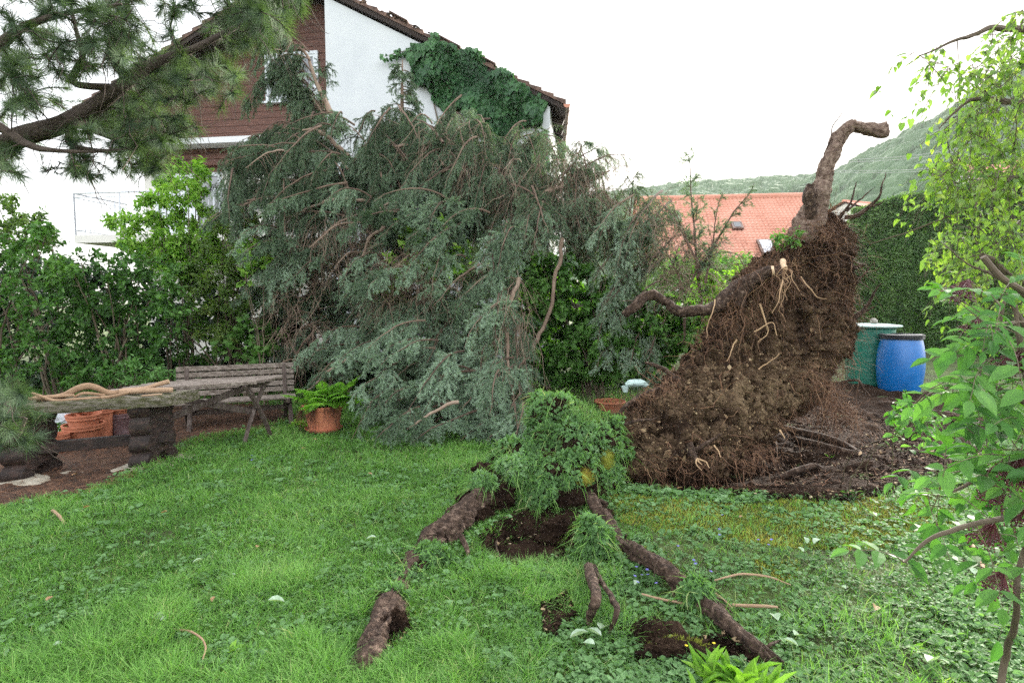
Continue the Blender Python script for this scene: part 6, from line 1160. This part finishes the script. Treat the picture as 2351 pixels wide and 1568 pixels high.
log('branch', [(1780, 1062, .03), (1830, 1062, .06), (1870, 1060, .06), (1900, 1068, .03)], [.02, .035, .03, .012], 'dark half buried branch in the middle of the bare soil', seed=4, cap=0)
log('branch', [(2000, 930, .04), (2060, 938, .06), (2120, 944, .05)], [.03, .05, .04], 'dark root lying on the soil in front of the blue drum', seed=5, cap=0)
log('branch', [(2080, 968, .06), (2130, 968, .09), (2200, 975, .08), (2260, 982, .03)], [.03, .08, .08, .03], 'thick dark root half buried at the right side of the bare soil', seed=6, cap=0)
log('stick', [(1772, 1000, .16), (1778, 1015, .1), (1786, 1038, .03)], [.012, .014, .01], 'short stick standing in the soil next to the cut branches', seed=7)
for pts, r, lab in [([(123, 1190, .05), (138, 1205, .05), (152, 1218, .04)], [.011, .01, .009], 'short grey stick in the lawn near the left edge'), ([(1472, 1382, .05), (1530, 1395, .04), (1595, 1400, .03)], [.006, .007, .006], 'thin pale stick touching the long root'), ([(1680, 1405, .05), (1730, 1407, .05), (1785, 1408, .04)], [.008, .009, .007], 'straight light brown stick right of the long root'), ([(2178, 1232, .06), (2220, 1262, .06), (2245, 1290, .05), (2258, 1322, .04)], [.012, .012, .011, .01], 'white barked curved stick under the elder'), ([(1640, 1350, .05), (1700, 1340, .06), (1760, 1342, .05), (1815, 1362, .04)], [.004, .006, .006, .003], 'thin curved twig on the weeds'), ([(1620, 1365, .05), (1650, 1385, .05), (1680, 1410, .04)], [.005, .005, .004], 'thin twig leaning towards the long root'), ([(385, 1455, .04), (440, 1470, .05), (470, 1500, .05), (465, 1530, .04)], [.004, .005, .004, .003], 'curled orange brown stem in the grass at the lower left')]:
    log('stick', pts, r, lab, 'sticks lying in the grass', 'stick', int(pts[0][0]), sides=8)
def leafmesh(name, m_, size, curl=.3):
    V = LEAF_V.copy(); V[:, 2] += curl * V[:, 1] ** 2 * .5 + .25 * np.abs(V[:, 0]); mb = MB(); mb.add(V * size * [.62, 1, 1] - [0, size / 2, 0], LEAF_F); return mb.build(name, M[m_])
protoL = {'paleleaf': leafmesh('fallen_leaf', 'paleleaf', .1), 'dryleaf': leafmesh('fallen_leaf', 'dryleaf', .075, .5)}; used_ = set()
LV = [(365, 1440, 'paleleaf', 1.0, 'pale leaf in the grass at the lower left'), (382, 1445, 'paleleaf', .9, 'pale leaf overlapping another in the grass at the lower left'), (635, 1398, 'paleleaf', 1.2, 'long pale leaf in the grass left of the near root'), (455, 1308, 'paleleaf', .8, 'rounded pale leaf in the open lawn'), (534, 1336, 'paleleaf', .6, 'small white leaf right of the rounded pale one'), (593, 1272, 'dryleaf', 1., 'tan dry leaf in the middle of the lawn'), (853, 1249, 'paleleaf', .9, 'whitish leaf lying left of the sloping root'), (1330, 1482, 'paleleaf', 1.3, 'leftmost of three big pale leaves near the front'), (1362, 1478, 'paleleaf', 1.2, 'middle of three big pale leaves near the front'), (1385, 1465, 'paleleaf', 1.3, 'rightmost of three big pale leaves near the front'), (1352, 1505, 'paleleaf', .9, 'small green white leaf below the three big ones'), (1830, 1480, 'paleleaf', 1., 'white leaf right of the root tip'), (1815, 1502, 'paleleaf', .9, 'white leaf just below another right of the root tip'), (1875, 1264, 'paleleaf', 1.1, 'upright white leaf in the weeds on the right'), (1850, 1262, 'paleleaf', .8, 'narrow white leaf left of the upright one'), (2003, 1200, 'paleleaf', 1.1, 'crumpled pale leaf on the yellow moss'), (1960, 1190, 'paleleaf', 1.1, 'smooth grey green leaf on the yellow moss'), (2008, 1420, 'dryleaf', 1.2, 'salmon coloured dry leaf in the weeds'), (1838, 1286, 'paleleaf', .6, 'small white leaf under the upright one'), (2140, 1545, 'paleleaf', 1.3, 'wilted grey leaf at the bottom right'), (1780, 1440, 'paleleaf', 1.2, 'long greenish leaf beside the brown stick'), (115, 1395, 'dryleaf', .8, 'small yellowish leaf near the lower left edge'), (172, 1105, 'dryleaf', 1.1, 'tan leaf on the needle litter'), (697, 1044, 'dryleaf', .9, 'tan leaf near the fern pot'), (723, 1019, 'dryleaf', .7, 'orange leaf close to the fern pot saucer'), (425, 1022, 'dryleaf', .7, 'orange leaf near the crossed leg table'), (465, 1026, 'dryleaf', .7, 'tan leaf between the tables'), (850, 1100, 'dryleaf', .7, 'tan leaf in front of the bluish spruce tips'), (378, 1196, 'dryleaf', .9, 'pale brown leaf in the upper lawn'), (200, 1185, 'dryleaf', .9, 'pale orange leaf at the edge of the litter'), (1560, 1132, 'dryleaf', .8, 'tan leaf at the edge of the bare soil'), (1700, 1206, 'dryleaf', .6, 'tiny brown leaf in the moss'), (2235, 1330, 'paleleaf', .8, 'pale leaf at the end of the white stick'), (490, 1395, 'dryleaf', .7, 'thin tan leaf beside the long pale leaf'), (1460, 1360, 'paleleaf', .7, 'small pale leaf by the violet flowers'), (1935, 1370, 'paleleaf', .6, 'small pale leaf left of the salmon one'), (135, 1500, 'paleleaf', .7, 'small white leaf at the bottom left')]
for (u_, v_, k_, s_, lab) in LV:
    p = G(u_, v_); p[2] = float(gz(p[0], p[1])) + .055; o = protoL[k_]
    if k_ in used_: o = o.copy(); sc.collection.objects.link(o)
    used_.add(k_); o.location = p; o.rotation_euler = (R(-.5, .3), R(-.4, .4), R(0, 6.28)); o.scale = (s_ * .72,) * 3; tag(o, lab, 'leaf', 'fallen leaves scattered on the lawn')
def flowerproto(name, m_, n=5, r=.012):
    mb = MB(); limb(mb, [[0, 0, 0], [.003, .002, .04], [0, 0, .075]], [.0012, .0008], 5, 6, 0, m=0); a = np.arange(n) * 2 * pi / n; d = np.stack([np.cos(a), np.sin(a), np.full(n, .5)], -1); stamp(mb, LEAF_V, LEAF_F, np.tile([0, 0, .075], (n, 1)), frames(d, ZU), np.array([[r * .7, r, r]] * n), .5, 1); return mb.build(name, [M['weed'], M[m_]])
fp = flowerproto('harebell', 'violet'); first = True
for (u_, v_) in [(1460, 1336), (1475, 1357), (1497, 1323), (1486, 1338), (1492, 1355), (1449, 1356), (1455, 1370), (1583, 1318), (1520, 1352), (1600, 1328), (1556, 1290), (1625, 1345), (1650, 1248), (1655, 1262), (1661, 1215), (1775, 1268), (1745, 1272), (1760, 1282), (2292, 1475), (1515, 1375), (580, 1065), (583, 1072)]:
    p = gd(u_, v_); o = fp if first else fp.copy()
    if not first: sc.collection.objects.link(o)
    first = False; o.location = p; o.rotation_euler = (R(-.3, .3), R(-.3, .3), R(0, 6)); tag(o, 'tiny violet flower on a thin stalk in the weeds', 'flower', 'violet flowers in the weeds')
fp = flowerproto('yellow_flower', 'yellow', 7, .009); first = True
for (u_, v_, lab) in [(1575, 1500, 'yellow bud left of the front root'), (1638, 1495, 'yellow bud touching the front root')]:
    p = gd(u_, v_ + 22); o = fp if first else fp.copy()
    if not first: sc.collection.objects.link(o)
    first = False; o.location = p; tag(o, lab, 'flower', 'yellow buds')
p = gd(1675, 1590); n = 60; mb = MB(); az = R(0, 2 * pi, n); d = np.stack([np.cos(az), np.sin(az), R(.5, 2., n)], -1); s = R(.1, .19, n); px = p + np.stack([R(-.17, .17, n), R(-.07, .07, n), np.zeros(n)], -1)
stamp(mb, LEAF_V, LEAF_F, px, frames(d, -np.stack([np.cos(az), np.sin(az), -R(.4, .8, n)], -1)), np.stack([s * .24, s, s], -1), R(.2, .95, n)); tag(mb.build('leafy_rosette', M['leafA'], loc=p), 'bright green strap leaved rosette at the bottom edge below the long root', 'plant')
p = gd(2262, 1290); 
for (u_, v_, s_, lab) in [(2213, 1250, .07, 'single upright paddle leaved seedling under the elder'), (700, 1510, .06, 'broad leaved dock seedling in the lower lawn'), (1905, 1045, .06, 'green seedling growing in the bare soil'), (530, 1500, .06, 'pair of bright broad leaves in the lower lawn'), (2100, 1500, .06, 'leafy seedling in the weeds at the lower right')]:
    p = gd(u_, v_); mb = MB(); n = 9; az = R(0, 2 * pi, n); d = np.stack([np.cos(az), np.sin(az), R(.3, 1.5, n)], -1); s = R(s_ * .6, s_ * 1.2, n); stamp(mb, LEAF_V, LEAF_F, np.tile(p, (n, 1)), frames(d, ZU), np.stack([s * .55, s, s], -1), R(.3, 1, n)); tag(mb.build('seedling', M['leafA'], loc=p), lab, 'seedling', 'seedlings')

# ------------------------------------------------------------ the hazy air towards the sun
mb = MB(); a, b = np.array([-420, -40, -1.5]), np.array([760, 520, 150.]); V = [[x, y, z] for z in (a[2], b[2]) for y in (a[1], b[1]) for x in (a[0], b[0])]
mb.add(V, np.array([[0, 2, 3, 1], [4, 5, 7, 6], [0, 1, 5, 4], [2, 6, 7, 3], [0, 4, 6, 2], [1, 3, 7, 5]]))
hm = bpy.data.materials.new('haze'); hm.use_nodes = True; hn_ = hm.node_tree; hn_.nodes.clear(); ho = hn_.nodes.new('ShaderNodeOutputMaterial'); pv = hn_.nodes.new('ShaderNodeVolumePrincipled')
pv.inputs['Density'].default_value = .0003; pv.inputs['Color'].default_value = (.95, .96, .98, 1); pv.inputs['Anisotropy'].default_value = .55; hn_.links.new(pv.outputs[0], ho.inputs['Volume'])
tag(mb.build('haze', hm), 'thin bright haze over the garden and the hillside', None, kind='stuff')
